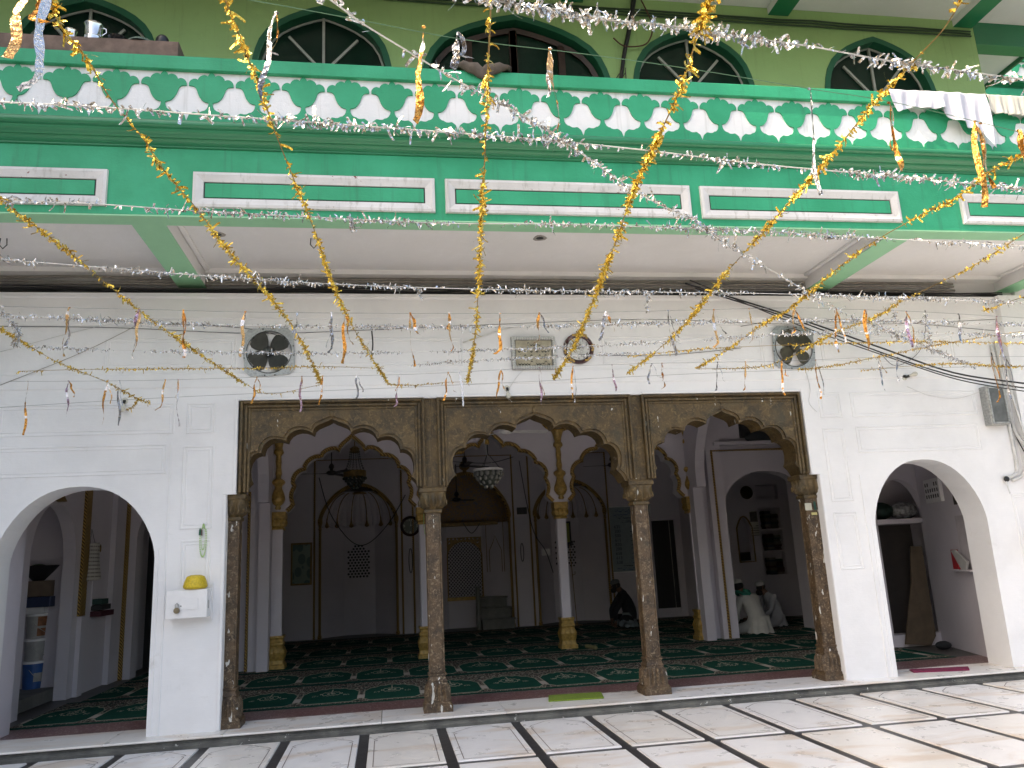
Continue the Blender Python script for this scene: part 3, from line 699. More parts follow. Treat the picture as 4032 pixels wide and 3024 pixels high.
for i, x in enumerate(ICX):
    y = 13.80
    if i in (1, 2):
        s_ = MB().ring_loft([sq_ring(x, y, .085, .60, ch=.01), sq_ring(x, y, .085, 2.29, ch=.01)])
    else:
        s_ = MB().box(x - .085, x + .085, 13.62, 13.64, .6, 2.29)
    s_ = s_.build('white_column', WHITE_IN, B)
    R_ = lambda h, z, f=0, a=0: sq_ring(x, y - (.0 if i in (1, 2) else .08), h, z, f, a, 16)
    MB().ring_loft([R_(.145, .09), R_(.145, .155), R_(.125, .165), R_(.118, .22), R_(.128, .27, 3, .008), R_(.136, .34, 3, .012), R_(.120, .40, 3, .006), R_(.105, .44), R_(.118, .46), R_(.118, .49), R_(.105, .51), R_(.105, .545), R_(.122, .57), R_(.122, .60)]).build('column_base', GOLD, s_)
    MB().ring_loft([R_(.09, 2.27), R_(.105, 2.28), R_(.105, 2.30), R_(.092, 2.315), R_(.115, 2.34, 3, .010), R_(.125, 2.39, 3, .014), R_(.118, 2.44, 3, .006), R_(.120, 2.455), R_(.128, 2.46), R_(.128, 2.565)]).build('column_capital', GOLD, s_)
    # engaged baluster with urn and ring garland on the spandrel
    pr = [(.03, 2.60), (.045, 2.63), (.03, 2.66), (.07, 2.70), (.098, 2.76), (.095, 2.82), (.07, 2.90), (.05, 2.96), (.055, 3.0), (.075, 3.02), (.095, 3.05), (.085, 3.085), (.05, 3.11), (.035, 3.13), (.045, 3.20), (.036, 3.30), (.042, 3.40), (.034, 3.49), (.05, 3.52), (.072, 3.545), (.066, 3.59), (.05, 3.62), (.062, 3.70), (.085, 3.79), (.11, 3.83), (.0, 3.835)]
    MB().lathe([(a_ * 1.18, b2_) for a_, b2_ in pr], (x, Y2 - .03, 0), 14, wob=lambda th, h: .06 * sin(th * 7 + h * 40)).build('gilt_baluster', GOLD, s_, smooth='all')
    if i in (1, 2): gold_rope([(x + .01 + .30 * cos(t_), Y2 - .03, 4.10 + .28 * sin(t_)) for t_ in [radians(q) for q in range(-180, 181, 12)]], .034, s_)
    else: gold_rope([(x + .16 * cos(t_), Y2 - .03, 4.10 + .28 * sin(t_)) for t_ in [radians(q) for q in range(-90, 91, 12)]], .034, s_)
# front faces of the end piers
for sx_, xs in ((-1, (-2.36, -2.0, -1.87)), (1, (6.02, 5.74, 5.6))):
    x0, x1 = sorted((xs[0], xs[1])); p = part(MB().box(x0 + (.16 if sx_ < 0 else .0), x1 - (.0 if sx_ < 0 else 0), 13.50, 13.648, .09, CEIL), 'pier_pilaster', WHITE_IN)
gold_rope([(-2.20, 13.485, .1), (-2.20, 13.485, 2.9)], .024)
gold_rope([(5.845, 13.485, .1), (5.845, 13.485, 3.36), (7.9, 13.485, 3.36)], .024)
# diaphragm arches across the first aisle
for x0 in (-2.03, 5.39):
    pr = [(9.121, CEIL - .001), (9.121, 2.7), (9.255, 2.7)] + [(y_, z_) for y_, z_ in arch_pts(11.23, 1.97, 2.7, 3.0, 4.45, 20, 2.0, .62)][1:-1] + [(13.2, 2.7), (13.397, 2.7), (13.397, CEIL - .001)]
    part(MB().prism(pr, x0, x0 + .17, axis='x'), 'cross_arch', WHITE_IN)
    part(MB().box(x0, x0 + .17, 13.3985, 13.648, .09, CEIL - .001), 'pier_pilaster', WHITE_IN)
    part(MB().box(x0, x0 + .17, 9.121, 9.255, .09, 2.698), 'pier_pilaster', WHITE_IN)
# right end: pier thickness, ledge and black panel for the store niche shade
part(MB().box(7.80, 9.2, 13.951, 14.55, .09, CEIL), 'inner_pier', WHITE_IN); part(MB().box(5.74, 6.02, 13.951, 14.55, .09, CEIL), 'inner_pier', WHITE_IN)
part(MB().box(5.9, 9.2, 13.46, 13.648, 3.46, 3.52), 'wall_ledge', WHITE_IN)
sn = part(MB().box(6.5, 8.0, 13.60, 13.648, 3.60, 4.2), 'store_niche_shade', BLACK)  # flat black panel on the wall; the opening's shade is its colour
# side room behind (two men)
part(MB().box(7.15, 7.25, 17.0, 18.799, .09, CEIL), 'side_room_wall', WHITE_IN)
part(MB().box(-4.199, -2.45, 15.2, 15.3, .09, 3.0), 'doorway_shade', plain('dark_room_shade', (.02, .022, .025), .5))  # dark sheet standing in for the unlit room beyond the arch
part(MB().prism(rect(7.251, 11, .09, CEIL), 17.0, 17.15, [arch_pts(7.96, .16, 1.33, 2.05, 2.28, 10), rect(8.34, 8.87, 1.0, 2.48), rect(8.33, 8.87, 2.68, 3.0)]), 'side_room_wall', WHITE_IN)
part(MB().box(7.251, 11, 17.35, 17.45, .09, CEIL), 'side_room_niche_back', WHITE_IN)
m_ = MB(); m_.box(8.34, 8.87, 16.99, 17.35, 1.50, 1.53); m_.box(8.34, 8.87, 16.99, 17.35, 1.98, 2.01); part(m_, 'niche_shelf', WHITE_IN)
gold_rope([(x_, 16.985, z_) for x_, z_ in arch_pts(7.96, .185, 1.31, 2.05, 2.31, 10)] + [(7.775, 16.985, 1.31)], .018, None, GOLD_D)
part(MB().box(10.0, 10.2, 13.95, 17, .09, CEIL), 'side_room_wall', WHITE_IN)
# rear wall with three prayer niches
YR = 18.8
def pointed(c, h, s, t, n=10, z0=.09):
    L_ = [(c - h, z0), (c - h, s)]
    for i in range(1, n): a = i / n; L_.append((c - h * (1 - a ** 1.35), s + (t - s) * (1 - (1 - a) ** 1.7)))
    L_.append((c, t)); R2 = [(2 * c - a, b_) for a, b_ in reversed(L_[:-1])]
    return L_ + R2
mh = [(-.63, .865, 2.72, 3.50), (1.87, 1.02, 2.75, 3.68), (4.385, .86, 2.74, 3.44)]
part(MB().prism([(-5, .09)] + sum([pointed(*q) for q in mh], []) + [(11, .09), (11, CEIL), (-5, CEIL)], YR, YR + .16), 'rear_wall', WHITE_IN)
for i, (c, h, s, t_) in enumerate(mh):
    # three sided recess
    d = .62; w = h * .42
    P3 = [(c - h, YR + .16), (c - w, YR + d), (c + w, YR + d), (c + h, YR + .16)]
    m_ = MB(); ztop = 2.60 if i != 1 else 2.5
    for j in range(3):
        if j == 1: continue
        (xa, ya), (xb, yb) = P3[j], P3[j + 1]; m_.add([(xa, ya, .09), (xb, yb, .09), (xb, yb, ztop), (xa, ya, ztop)], [(0, 1, 2, 3)])
    rec = part(m_, 'niche_side', WHITE_IN)
    if i == 1: hole = rect(c - w + .0, c + w - .02, .80, 2.20)
    else:
        hc = c - .02; k = [(hc - .27, 1.36), (hc - .27, 1.92), (hc - .285, 1.96), (hc - .25, 2.02), (hc - .15, 2.07), (hc - .12, 2.13), (hc - .05, 2.19), (hc, 2.20)]
        hole = k + [(2 * hc - a, b_) for a, b_ in reversed(k[:-1])]
    jw = part(MB().prism(rect(c - w, c + w, .09, ztop), YR + d, YR + d + .05, [hole]), 'niche_back', WHITE_IN)
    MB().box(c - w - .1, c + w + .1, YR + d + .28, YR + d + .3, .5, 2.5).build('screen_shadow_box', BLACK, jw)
    if i == 1:
        m_ = MB(); zz0, zz1 = .80, 2.20; xx0, xx1 = c - w, c + w - .02; stp = .078
        yy = YR + d + .01
        k = -40
        while k < 60:
            for sg in (1, -1):
                # line z = zz0 + sg*(x - xk)*1.15
                xk = xx0 + k * stp; seg = []
                n_ = 60
                for q in range(n_ + 1):
                    x_ = xx0 + (xx1 - xx0) * q / n_; z_ = zz0 + sg * (x_ - xk) * 1.1
                    if zz0 <= z_ <= zz1: seg.append((x_, z_))
                if len(seg) > 1:
                    (xa, za), (xb, zb) = seg[0], seg[-1]; dx, dz = xb - xa, zb - za; L_ = math.hypot(dx, dz); nx, nz = -dz / L_ * .011, dx / L_ * .011
                    m_.add([(xa - nx, yy, za - nz), (xb - nx, yy, zb - nz), (xb + nx, yy, zb + nz), (xa + nx, yy, za + nz)], [(0, 1, 2, 3)])
            k += 1
        m_.build('screen_lattice', WHITE_IN, jw, kind='stuff')
        sp = [(xx0, 2.2), (xx0, 1.75)] + [(c - .01 + (xx1 - xx0) / 2 * -cos(a) , 1.75 + .36 * sin(a)) for a in [pi * q / 14 for q in range(15)]] + [(xx1, 1.75), (xx1, 2.2)]
        hs = []
        for q in range(9):
            for r_ in range(5):
                x_, z_ = xx0 + .06 + q * .098, 1.80 + r_ * .09
                if abs(x_ - c) < .42 and z_ > 1.80 + .36 * math.sqrt(max(0, 1 - ((x_ - c) / .43) ** 2)): hs.append([(x_ + .026 * cos(a), z_ + .026 * sin(a)) for a in [pi / 3 * g for g in range(6)]])
        MB().prism(sp, yy - .012, yy + .005, [h2 for h2 in hs if h2[0][1] < 2.17 and h2[0][0] < xx1 - .01]).build('gilt_spandrel', GOLD_D, jw)
        gold_rope([(x_, yy - .015, z_) for x_, z_ in [(xx0, .8), (xx0, 1.75)] + sp[2:17] + [(xx1, 1.75), (xx1, .8)]], .016, jw)
        MB().box(xx0 - .03, xx1 + .03, YR + d - .05, YR + d - .001, .72, .80).build('gilt_sill', GOLD, jw)
        # gilded floral vault
        GF, t, b = newmat('gilt_floral_vault'); v = wpos(t)
        vn = noise(t, v, 8, 5, .7, 2.5); t.links.new(mix(t, ramp(t, (vn - .5).abs(), .03, .05), (.36, .20, .05), (.16, .14, .15)), b.inputs['Base Color']); b.inputs['Roughness'].default_value = .5; bump(t, b, vn, .02)
        m_ = MB(); n_ = 24; rows = 10; o0 = 0
        for r_ in range(rows + 1):
            f_ = r_ / rows
            for q in range(n_ + 1):
                a = pi * q / n_; x_ = c - h * cos(a) * cos(f_ * pi / 2) ** .8; y_ = YR + .16 + (d - .1) * sin(a) * cos(f_ * pi / 2); m_.v.append((x_, y_, 2.52 + (t_ - 2.45) * sin(f_ * pi / 2)))
        for r_ in range(rows):
            for q in range(n_): i0 = r_ * (n_ + 1) + q; m_.f.append((i0, i0 + 1, i0 + n_ + 2, i0 + n_ + 1)); m_.m.append(0)
        m_.build('floral_vault', GF, jw, smooth='all')
        MB().sweepx([(YR + .2, 2.46), (YR + .2, 2.53), (YR + d, 2.53), (YR + d, 2.46)], c - w - .35, c + w + .35).build('vault_cornice', GOLD_D, jw)
        # side panels with painted niche outlines
        for sx_ in (1,):
            for kx in (.78,):
                x_ = c + .72; y_ = YR + .40
                for pts in ([(x_ - .2, 2.7), (x_ - .2, 1.35)], [(x_ + .18, 2.7), (x_ + .18, 1.35)], [(x_ - .14, 1.35), (x_ - .14, 1.85), (x_ - .05, 2.05), (x_, 2.2), (x_ + .05, 2.05), (x_ + .13, 1.85), (x_ + .13, 1.35)]):
                    MB().tube([(p[0], YR + .16 + (d - .16) * (c + h - p[0]) / (h - w) - .015, p[1]) for p in pts], .009, 4).build('gilt_line', GOLD_D, jw)
    else:
        # pierced star screen
        hs = []; px_ = .078
        for r_ in range(13):
            for q in range(8):
                x_ = hc - .275 + q * px_ + (px_ / 2 if r_ % 2 else 0); z_ = 1.40 + r_ * .064
                zl = 1.95 if abs(x_ - hc) > .24 else (2.03 if abs(x_ - hc) > .14 else 2.13)
                if abs(x_ - hc) < .245 and z_ < zl:
                    k6 = (q + r_) % 3 == 0
                    hs.append([(x_ + (.037 if (g % 2 == 0 or not k6) else .020) * cos(pi / 6 * g) * (.74 if not k6 else 1), z_ + (.034 if (g % 2 == 0 or not k6) else .019) * sin(pi / 6 * g) * (.76 if not k6 else 1)) for g in range(12)])
        MB().prism(hole, YR + d + .008, YR + d + .03, hs).build('pierced_screen', WHITE_IN, jw)
        # fluted shell vault
        zb, zt = 2.60, t_ - .14; nf = 18 * 6; m_ = MB(); rows = 12
        rib = []
        for r_ in range(rows + 1):
            f_ = r_ / rows
            for q in range(nf + 1):
                a = pi * q / nf; ph_ = (q % 6) / 6.0; fl = abs(sin(pi * q / 6)) * .055 * (1 - f_ * .8)
                rr_ = cos(f_ * pi / 2 * .94) ** .75
                zo = (-abs(sin(pi * q / 18)) * .05 if r_ == 0 else 0)
                m_.v.append((c - (h - .0 - fl) * cos(a) * rr_, YR + .15 + (d - .27 - fl) * sin(a) * rr_, zb + zo + (zt - zb) * sin(f_ * pi / 2)))
        for r_ in range(rows):
            for q in range(nf): i0 = r_ * (nf + 1) + q; m_.f.append((i0, i0 + 1, i0 + nf + 2, i0 + nf + 1)); m_.m.append(0)
        sh = m_.build('shell_vault', WHITE_IN, jw); MB().tube([m_.v[q] for q in range(nf + 1)], .020, 5).build('shell_edge', WHITE_IN, jw)
        for q in range(1, 7):
            a = pi * q / 7; pts = []
            for r_ in range(0, 11):
                f_ = r_ / 12; rr_ = cos(f_ * pi / 2 * .94) ** .75; pts.append((c - (h - .05) * cos(a) * rr_, YR + .15 + (d - .33) * sin(a) * rr_, zb + (zt - zb) * sin(f_ * pi / 2)))
            MB().tube(pts, .011, 5).build('gilt_rib', GOLD_D, jw)
            p = pts[0]; MB().lathe([(0, -.07), (.05, -.045), (.055, -.02), (.03, .03), (.015, .10), (.012, .16)], p, 8).build('gilt_drop', GOLD_D, jw)
        MB().lathe([(.0, 0), (.16, .0), (.17, .02), (.12, .05), (.0, .06)], (c + .02, YR + .28, t_ - .20), 14).build('vault_rosette', GOLD_D, jw)
    # gilt rope arch on colonnettes
    ap = pointed(c, h, s, t_, 12)[1:-1]
    gold_rope([(x_, YR - .02, z_) for x_, z_ in ap], .045, jw)
    for sg in (-1, 1):
        x_ = c + sg * h; MB().lathe([(.045, .09), (.045, .16), (.03, .18), (.03, 2.48), (.045, 2.5), (.03, 2.53), (.035, 2.58), (.055, 2.64), (.055, 2.72), (.03, 2.76)], (x_, YR - .02, 0), 10).build('gilt_colonnette', GOLD_R, jw, smooth=True)
    if i == 1: MB().lathe([(0, 3.66), (.06, 3.70), (.04, 3.74), (.12, 3.80), (.13, 3.88), (.08, 3.95), (0, 4.02)], (c, YR - .02, 0), 10).build('gilt_finial', GOLD_D, jw)
for xs in ((-1.62, .36), (.62, 3.0), (3.40, 5.34)):
    gold_rope([(xs[0], YR - .015, .09), (xs[0], YR - .015, 4.09), (xs[1], YR - .015, 4.09), (xs[1], YR - .015, .09)], .024)
for x_ in (.60, 3.19):
    m_ = MB(); frame(m_, x_ - .13, x_ + .13, .15, 1.18, .012, YR, .006, .003); frame(m_, x_ - .13, x_ + .13, 1.35, 2.0, .012, YR, .006, .003); part(m_, 'panel_moulding', WHITE_IN)
# second inner arcade wall depth: side walls of the rear hall
part(MB().box(-4.36, -4.2, 13.951, 20, .09, CEIL), 'end_wall', WHITE_IN)
# right cell behind the right arch
rw = MB(); rw.add([(7.45, 9.12, .09), (8.02, 10.98, .09), (8.02, 10.98, CEIL), (7.45, 9.12, CEIL), (8.4, 9.12, .09), (8.8, 10.98, .09), (8.8, 10.98, CEIL), (8.4, 9.12, CEIL)], [(0, 1, 2, 3), (4, 7, 6, 5), (0, 3, 7, 4), (1, 5, 6, 2), (3, 2, 6, 7)])
rcell = part(rw, 'cell_wall', WHITE_IN)
ra = arch_pts(7.695, .415, .26, 1.95, 2.52, 14, 2.2, .6)
part(MB().prism([(7.2, .09), (7.2, CEIL), (9.0, CEIL), (9.0, .09)], 11.0, 11.15, [ra]), 'cell_wall', WHITE_IN)
part(MB().box(7.2, 9, 11.75, 11.85, .09, CEIL), 'cell_back', WHITE_IN)
cs = part(MB().box(7.285, 8.105, 11.02, 11.70, 1.86, 1.92), 'cell_shelf', WHITE_IN)
MB().cbox(7.285, 8.105, 10.995, 11.0195, 1.85, 1.925).build('shelf_lip', WHITE_IN, cs)
# ================================================================== NEIGHBOURS
nb = thing('neighbouring_building', (17, 16, 0), 'tall green and white neighbouring building with scalloped balcony seen past the roof edge', 'building')
MB().box(13.2, 26, 17.4, 24, 0, 20).build('wall', SAGE, nb)
npar = MB().box(13.2, 26, 16.03, 16.2, 13.25, 13.74).build('parapet_wall', BELL_W, nb)
for k in range(0, 28): link('palmette', pm, (13.25 + S * k, 16.0, 13.22), npar)
MB().sweepx([(15.97, 13.735), (15.97, 13.87), (16.2, 13.88), (16.2, 13.735)], 13.2, 26).build('parapet_coping', GREEN, nb)
MB().sweepx([(y_ + 9.0, z_ + 7.467) for y_, z_ in prof], 13.2, 26).build('balcony_cornice', GREEN_DK, nb)
MB().box(13.2, 26, 16.0, 17.4, 12.2, 12.925).build('balcony_fascia', GREEN, nb)
CREAM = paint('cream_render', (.55, .52, .46), (.48, .45, .40), (.2, .19, .17), .4, .8, .7, .004)
sb = thing('sun_blocker_building', (-11, 0, 0), 'unseen tall cream block added at left to keep sun off the facade', 'building')
MB().box(-16, -8.2, 1.6, 16, 0, 20.2).build('wall', CREAM, sb)  # added block out of view, sized to shade the facade from the sun
for k in range(4):
    for l in range(6):
        w_ = MB().box(-8.2, -8.12, 3 + k * 3, 4.2 + k * 3, 1.2 + l * 3.2, 2.9 + l * 3.2).build('window', WHITE, sb); MB().box(-8.119, -8.10, 3.08 + k * 3, 4.12 + k * 3, 1.28 + l * 3.2, 2.82 + l * 3.2).build('pane', GLASS_DK, w_)
ob = thing('light_bounce_building', (2, -15, 0), 'unseen low building added opposite to bounce light and cover sky', 'building')
MB().prism(rect(-8, 18, 0, 6.5), -16, -15, [arch_pts(-6 + 3 * k, 1.05, .05, 2.2, 3.2, 12, 2.2, .6) for k in range(8)]).build('wall', CREAM, ob)  # added out of view to bounce light and cover part of the sky
MB().box(-8, 18, -20, -18, 0, 6.5).build('back_wall', CREAM, ob)

# ================================================================== THINGS ON THE FACADE
def ptube(px, Y, r, name, mat, lab, cat, group=None, seg=5, n=6, parent=None, kind=None):
    pts = smoothpath([on_y(a * U, b_ * U, Y) if not callable(Y) else Y(a, b_) for a, b_ in px], n)
    return MB().tube(pts, r, seg).build(name, mat, parent, smooth='all', label=lab, cat=cat, group=group, kind=kind)
# exhaust fans
def exhaust_fan(cx, cz, tilt, lab, grime):
    t_ = thing('exhaust_fan', (cx, Y0, cz - .26), lab, 'exhaust fan', 'metal exhaust fans on the white wall')
    y = Y0 - .02; out = []
    for k in range(4):
        for j in (-1, 0, 1):
            a = radians(45 + 90 * k + tilt); 
        ca = radians(45 + 90 * k + tilt)
        for da, rd in ((-7, .338), (7, .338), (26, .286), (45, .274), (64, .286)): out.append((cx + rd * cos(ca + radians(da)), cz + rd * sin(ca + radians(da))))
    hole_ = [(cx + .236 * cos(2 * pi * q / 40), cz + .236 * sin(2 * pi * q / 40)) for q in range(40)]
    MB().prism(out, y - .008, y, [hole_]).build('mounting_frame', STEEL, t_)
    MB().lathe([(.236, -.012), (.243, -.014), (.243, .0), (.236, .0)], (cx, y, cz), 40, 'y').build('ring', DARK, t_)
    bl = plain('oily_blade_%s' % grime, (.055, .06, .055) if grime == 'l' else (.085, .08, .055), .4, .25, .5, 9, .002)
    for k in range(4):
        a = radians(90 * k + 42 + tilt * .3); mb = MB(); n_ = 9; ca, sa = cos(a), sin(a); vs1 = []
        shp = [(.045, -.040, .030), (.08, -.075, .062), (.13, -.105, .09), (.175, -.115, .10), (.208, -.095, .088), (.224, -.045, .045)]
        for (r_, a_, b_) in shp:
            for q in range(5):
                s_ = a_ + (b_ - a_) * q / 4; dy = s_ * .45 - .03
                vs1.append((cx + r_ * ca - s_ * sa, y + dy * .8 + .004, cz + r_ * sa + s_ * ca))
        mb.add(vs1, [(i * 5 + q, i * 5 + q + 1, (i + 1) * 5 + q + 1, (i + 1) * 5 + q) for i in range(5) for q in range(4)])
        mb.build('fan_blade', bl, t_, smooth='all')
    MB().lathe([(0, -.075), (.03, -.075), (.052, -.06), (.055, -.02), (.06, .01)], (cx, y, cz), 20, 'y').build('hub', bl, t_, smooth=True)
    for a in (45, 225, 135, 315):
        a = radians(a); MB().tube([(cx + .06 * cos(a), y + .012, cz + .06 * sin(a)), (cx + .236 * cos(a), y + .012, cz + .236 * sin(a))], .011, 4).build('support_arm', DARK, t_)
    for k in range(8):
        a = radians(22.5 + 45 * k + tilt + (11 if k % 2 else -11)); MB().lathe([(0, -.006), (.008, -.005), (.009, 0)], (cx + .270 * cos(a), y - .008, cz + .270 * sin(a)), 8, 'y').build('bolt', DARK, t_)
exhaust_fan(-1.25, 3.97, 3, 'dark bladed metal exhaust fan above the left scalloped arch', 'l')
exhaust_fan(4.98, 3.98, -2, 'browned metal exhaust fan above the right scalloped arch', 'r')
# carved plaque with script
PX, PZ = 1.725, 3.935
pq = thing('inscription_plaque', (PX, Y0, 3.73), 'grey carved stone plaque with black calligraphic script beside the round clock', 'plaque')
m_ = MB(); frame(m_, PX - .27, PX + .26, 3.735, 4.135, .05, 8.70, .03, .012); m_.box(PX - .265, PX + .255, 8.699, Y0, 3.74, 4.13); m_.build('frame', plain('grey_carved_stone', (.36, .37, .36), .6, 0, .3, 20, .003), pq)
m_ = MB()
for side, L_ in ((0, .5), (1, .37)):
    for k in range(int(L_ / .028)):
        for e in (0, 1):
            if side == 0: p = (PX - .25 + k * .029, 8.668, 4.11 if e else 3.76)
            else: p = (PX + (.235 if e else -.245), 8.668, 3.77 + k * .029)
            m_.ball(p, .015, 5, 4, (1, .8, 1.6) if side == 0 else (1.5, .5, 1))
m_.build('carved_border', plain('pale_carving', (.55, .56, .54), .6), pq, kind='stuff')
MB().box(PX - .215, PX + .205, 8.685, 8.6985, 3.785, 4.085).build('panel', plain('aged_paper_stone', (.42, .38, .28), .7, 0, .3, 14), pq)
INK = plain('black_ink', (.012, .012, .012), .6)
def script(cx, cz, w, h, y, seed, parent, mat=None, facing=0):
    """a word of flowing calligraphic strokes"""
    rs = random.Random(seed); m_ = MB(); n = max(3, int(w / (h * .55))); x = cx + w / 2
    for k in range(n):
        sw = w / n; kind_ = rs.random(); pts = []
        if kind_ < .45:
            for q in range(7): f_ = q / 6; pts.append((x - sw * 1.1 * f_, cz - h * .25 + h * .35 * (f_ - .4) ** 2 * 3 - h * .15))
            wd = [h * .05, h * .12, h * .16, h * .16, h * .13, h * .09, h * .04]
        elif kind_ < .75:
            pts = [(x, cz + h * .45), (x - sw * .05, cz + h * .1), (x - sw * .12, cz - h * .2), (x - sw * .5, cz - h * .3), (x - sw * .9, cz - h * .1)]; wd = [h * .1, h * .12, h * .12, h * .1, h * .04]
        else:
            for q in range(6): a = pi * (.2 + 1.1 * q / 5); pts.append((x - sw * .5 + sw * .45 * cos(a), cz - h * .05 + h * .3 * sin(a)))
            wd = [h * .06, h * .12, h * .13, h * .1, h * .07, h * .04]
        for q in range(len(pts) - 1):
            (a, b_), (c, d) = pts[q], pts[q + 1]; w0, w1 = wd[q] * .85, wd[q + 1] * .85
            m_.add([(a, y, b_ - w0), (c, y, d - w1), (c, y, d + w1), (a, y, b_ + w0)], [(0, 1, 2, 3)])
        for q in range(rs.randint(0, 2)):
            a, b_ = x - sw * rs.random(), cz + h * rs.choice((-.42, .38)); e = h * .06
            m_.add([(a - e, y, b_), (a, y, b_ - e), (a + e, y, b_), (a, y, b_ + e)], [(0, 1, 2, 3)])
        x -= sw
    return m_.build('script_line', mat or INK, parent)
for r_ in range(4):
    zc = 4.045 - r_ * .075
    if r_ == 0: script(PX, zc, .16, .05, 8.684, 3, pq)
    else:
        script(PX + .10, zc, .17, .06, 8.684, 10 + r_, pq); script(PX - .105, zc, .18, .06, 8.684, 20 + r_, pq)
def text(s_, size, loc, mat, parent, rot=(pi / 2, 0, 0), name='lettering', ext=.0008, align='CENTER'):
    cu = bpy.data.curves.new(name, 'FONT'); cu.body = s_; cu.size = size; cu.align_x = align; cu.align_y = 'CENTER'; cu.extrude = ext; cu.materials.append(mat)
    o = bpy.data.objects.new(name, cu); col.objects.link(o); o.rotation_euler = rot; o.location = Vector(loc) - wloc(parent); o.parent = parent; return o
# round clocks
PALE = plain('pale_numeral', (.85, .85, .80), .5)
FACE = plain('clock_face', (.60, .60, .57), .3)
def wall_clock(c, r, rim, lab, hands, ornate, y, dkface=False):
    t_ = thing('wall_clock', (c[0], y, c[1] - r), lab, 'clock')
    MB().lathe([(r * .74, -.02), (r * .79, -.035), (r * .92, -.045), (r, -.03), (r * 1.0, 0)], (c[0], y, c[1]), 40, 'y').build('rim', rim, t_, smooth=True)
    f = MB().lathe([(0, -.018), (r * .80, -.018)], (c[0], y, c[1]), 40, 'y').build('dial', FACE if not dkface else plain('grey_dial', (.17, .20, .165), .4), t_)
    for h_ in range(12):
        a = pi / 2 - 2 * pi * h_ / 12
        if ornate or h_ in (0, 3, 6, 9):
            s_ = ['12', '1', '2', '3', '4', '5', '6', '7', '8', '9', '10', '11'][h_]
            text(s_, r * (.24 if ornate else .42), (c[0] + r * .63 * cos(a), y - .020, c[1] + r * .63 * sin(a)), INK if ornate else PALE, t_, name='numeral')
        else: MB().tube([(c[0] + r * .6 * cos(a), y - .021, c[1] + r * .6 * sin(a)), (c[0] + r * .7 * cos(a), y - .021, c[1] + r * .7 * sin(a))], .003, 4).build('hour_mark', PALE, t_)
    for (a, L_, w_) in hands:
        a = radians(90 - a); MB().tube([(c[0], y - .026, c[1]), (c[0] + L_ * r * cos(a), y - .026, c[1] + L_ * r * sin(a))], w_, 4, w_ * .4).build('hand', INK if ornate else PALE, t_)
    if ornate:
        for a0 in (100, 62, 2, 308, 236, 188):
            for k in range(4):
                a = radians(a0 + (k - 1.5) * 7); MB().ball((c[0] + r * (.89 + .05 * (k % 2)) * cos(a), y - .046, c[1] + r * (.89 + .05 * (k % 2)) * sin(a)), r * .075, 6, 5, (1, .4, 1)).build('gilt_leaf', GOLD, t_, smooth=True)
        for k in range(8):
            a = 2 * pi * k / 8; MB().lathe([(r * .08, -.0195), (r * .095, -.0195)], (c[0] + r * .27 * cos(a), y, c[1] + r * .27 * sin(a)), 12, 'y').build('dial_tracery', LINE, t_)
    return t_
wall_clock((2.26, 3.985), .185, plain('dark_red_lacquer', (.045, .006, .010), .15, coat=.6), 'round clock with dark red rim and gold leaf ornaments on the white wall', [(275, .42, .004), (20, .5, .003), (60, .28, .005)], True, Y0)
wall_clock((.56, 2.49), .235, plain('brown_clock_rim', (.03, .008, .006), .3), 'round brown rimmed clock on the rear hall wall left of the middle column', [(5, .5, .006), (55, .55, .004)], False, YR - .001, True)
# light bulbs on holders
def bulb(p, lab, down=True, side=0):
    t_ = thing('light_bulb', p, lab, 'light bulb', 'bare bulbs on the white wall')
    x, y, z = p
    MB().lathe([(0, -.012), (.032, -.012), (.036, 0)], (x, Y0, z + .03), 14, 'y').build('base_plate', BULB, t_)
    d = Vector((side, -.55, -1)).normalized() if down else Vector((.9, -.5, .25)).normalized()
    a = Vector((x, Y0 - .015, z + .03)); b_ = a + d * .05; MB().tube([a, b_], .016, 8).build('holder', BLACK, t_)
    pr = [(0, 0), (.013, 0), (.014, .02), (.024, .045), (.030, .065), (.027, .085), (.014, .098), (0, .101)]
    mb = MB().lathe(pr, (0, 0, 0), 14); q = d.to_track_quat('Z', 'Y')
    mb.v = [tuple(b_ + q @ Vector(v_)) for v_ in mb.v]; mb.build('glass', BULB, t_, smooth=True)
bulb((1.39, Y0, 3.495), 'bare frosted bulb on a wall holder just above the middle scalloped arch')
bulb((-2.72, Y0, 3.42), 'bare bulb hanging from a square plate high on the wall left of the arcade')
bulb((6.43, Y0, 3.56), 'bare bulb pointing right from a holder between right fan and metal cabinet', False)
# donation box, cap basket, beads
db = thing('donation_box', (-1.98, Y0, 1.19), 'white metal donation box with small padlocked door on the left pier', 'donation box')
WMET = plain('white_enamel', (.78, .78, .79), .3, 0, .05)
MB().cbox(-2.165, -1.775, 8.52, 8.70, 1.195, 1.47, .006).build('body', WMET, db); MB().box(-2.04, -1.86, 8.512, 8.519, 1.28, 1.385).build('door', WMET, db)
MB().box(-2.10, -1.76, 8.69, Y0 - .001, 1.15, 1.52).build('back_plate', WMET, db)
lk = MB().lathe([(0, -.014), (.028, -.012), (.030, 0), (.028, .012), (0, .014)], (-2.055, 8.497, 1.275), 14, 'y').build('padlock', plain('old_brass', (.20, .17, .12), .35, .8), db, smooth=True)
MB().tube([(-2.07, 8.497, 1.295), (-2.07, 8.497, 1.33), (-2.055, 8.497, 1.345), (-2.04, 8.497, 1.33), (-2.04, 8.497, 1.295)], .005, 6).build('shackle', STEEL, lk)
MB().box(-1.774, -1.770, 8.58, 8.595, 1.28, 1.36).build('hasp', STEEL, db); MB().ball((-2.02, 8.51, 1.315), .006, 6, 4).build('keyhole', BLACK, db)
YEL = plain('yellow_net_plastic', (.72, .52, .03), .5, 0, .3, 60, .004)
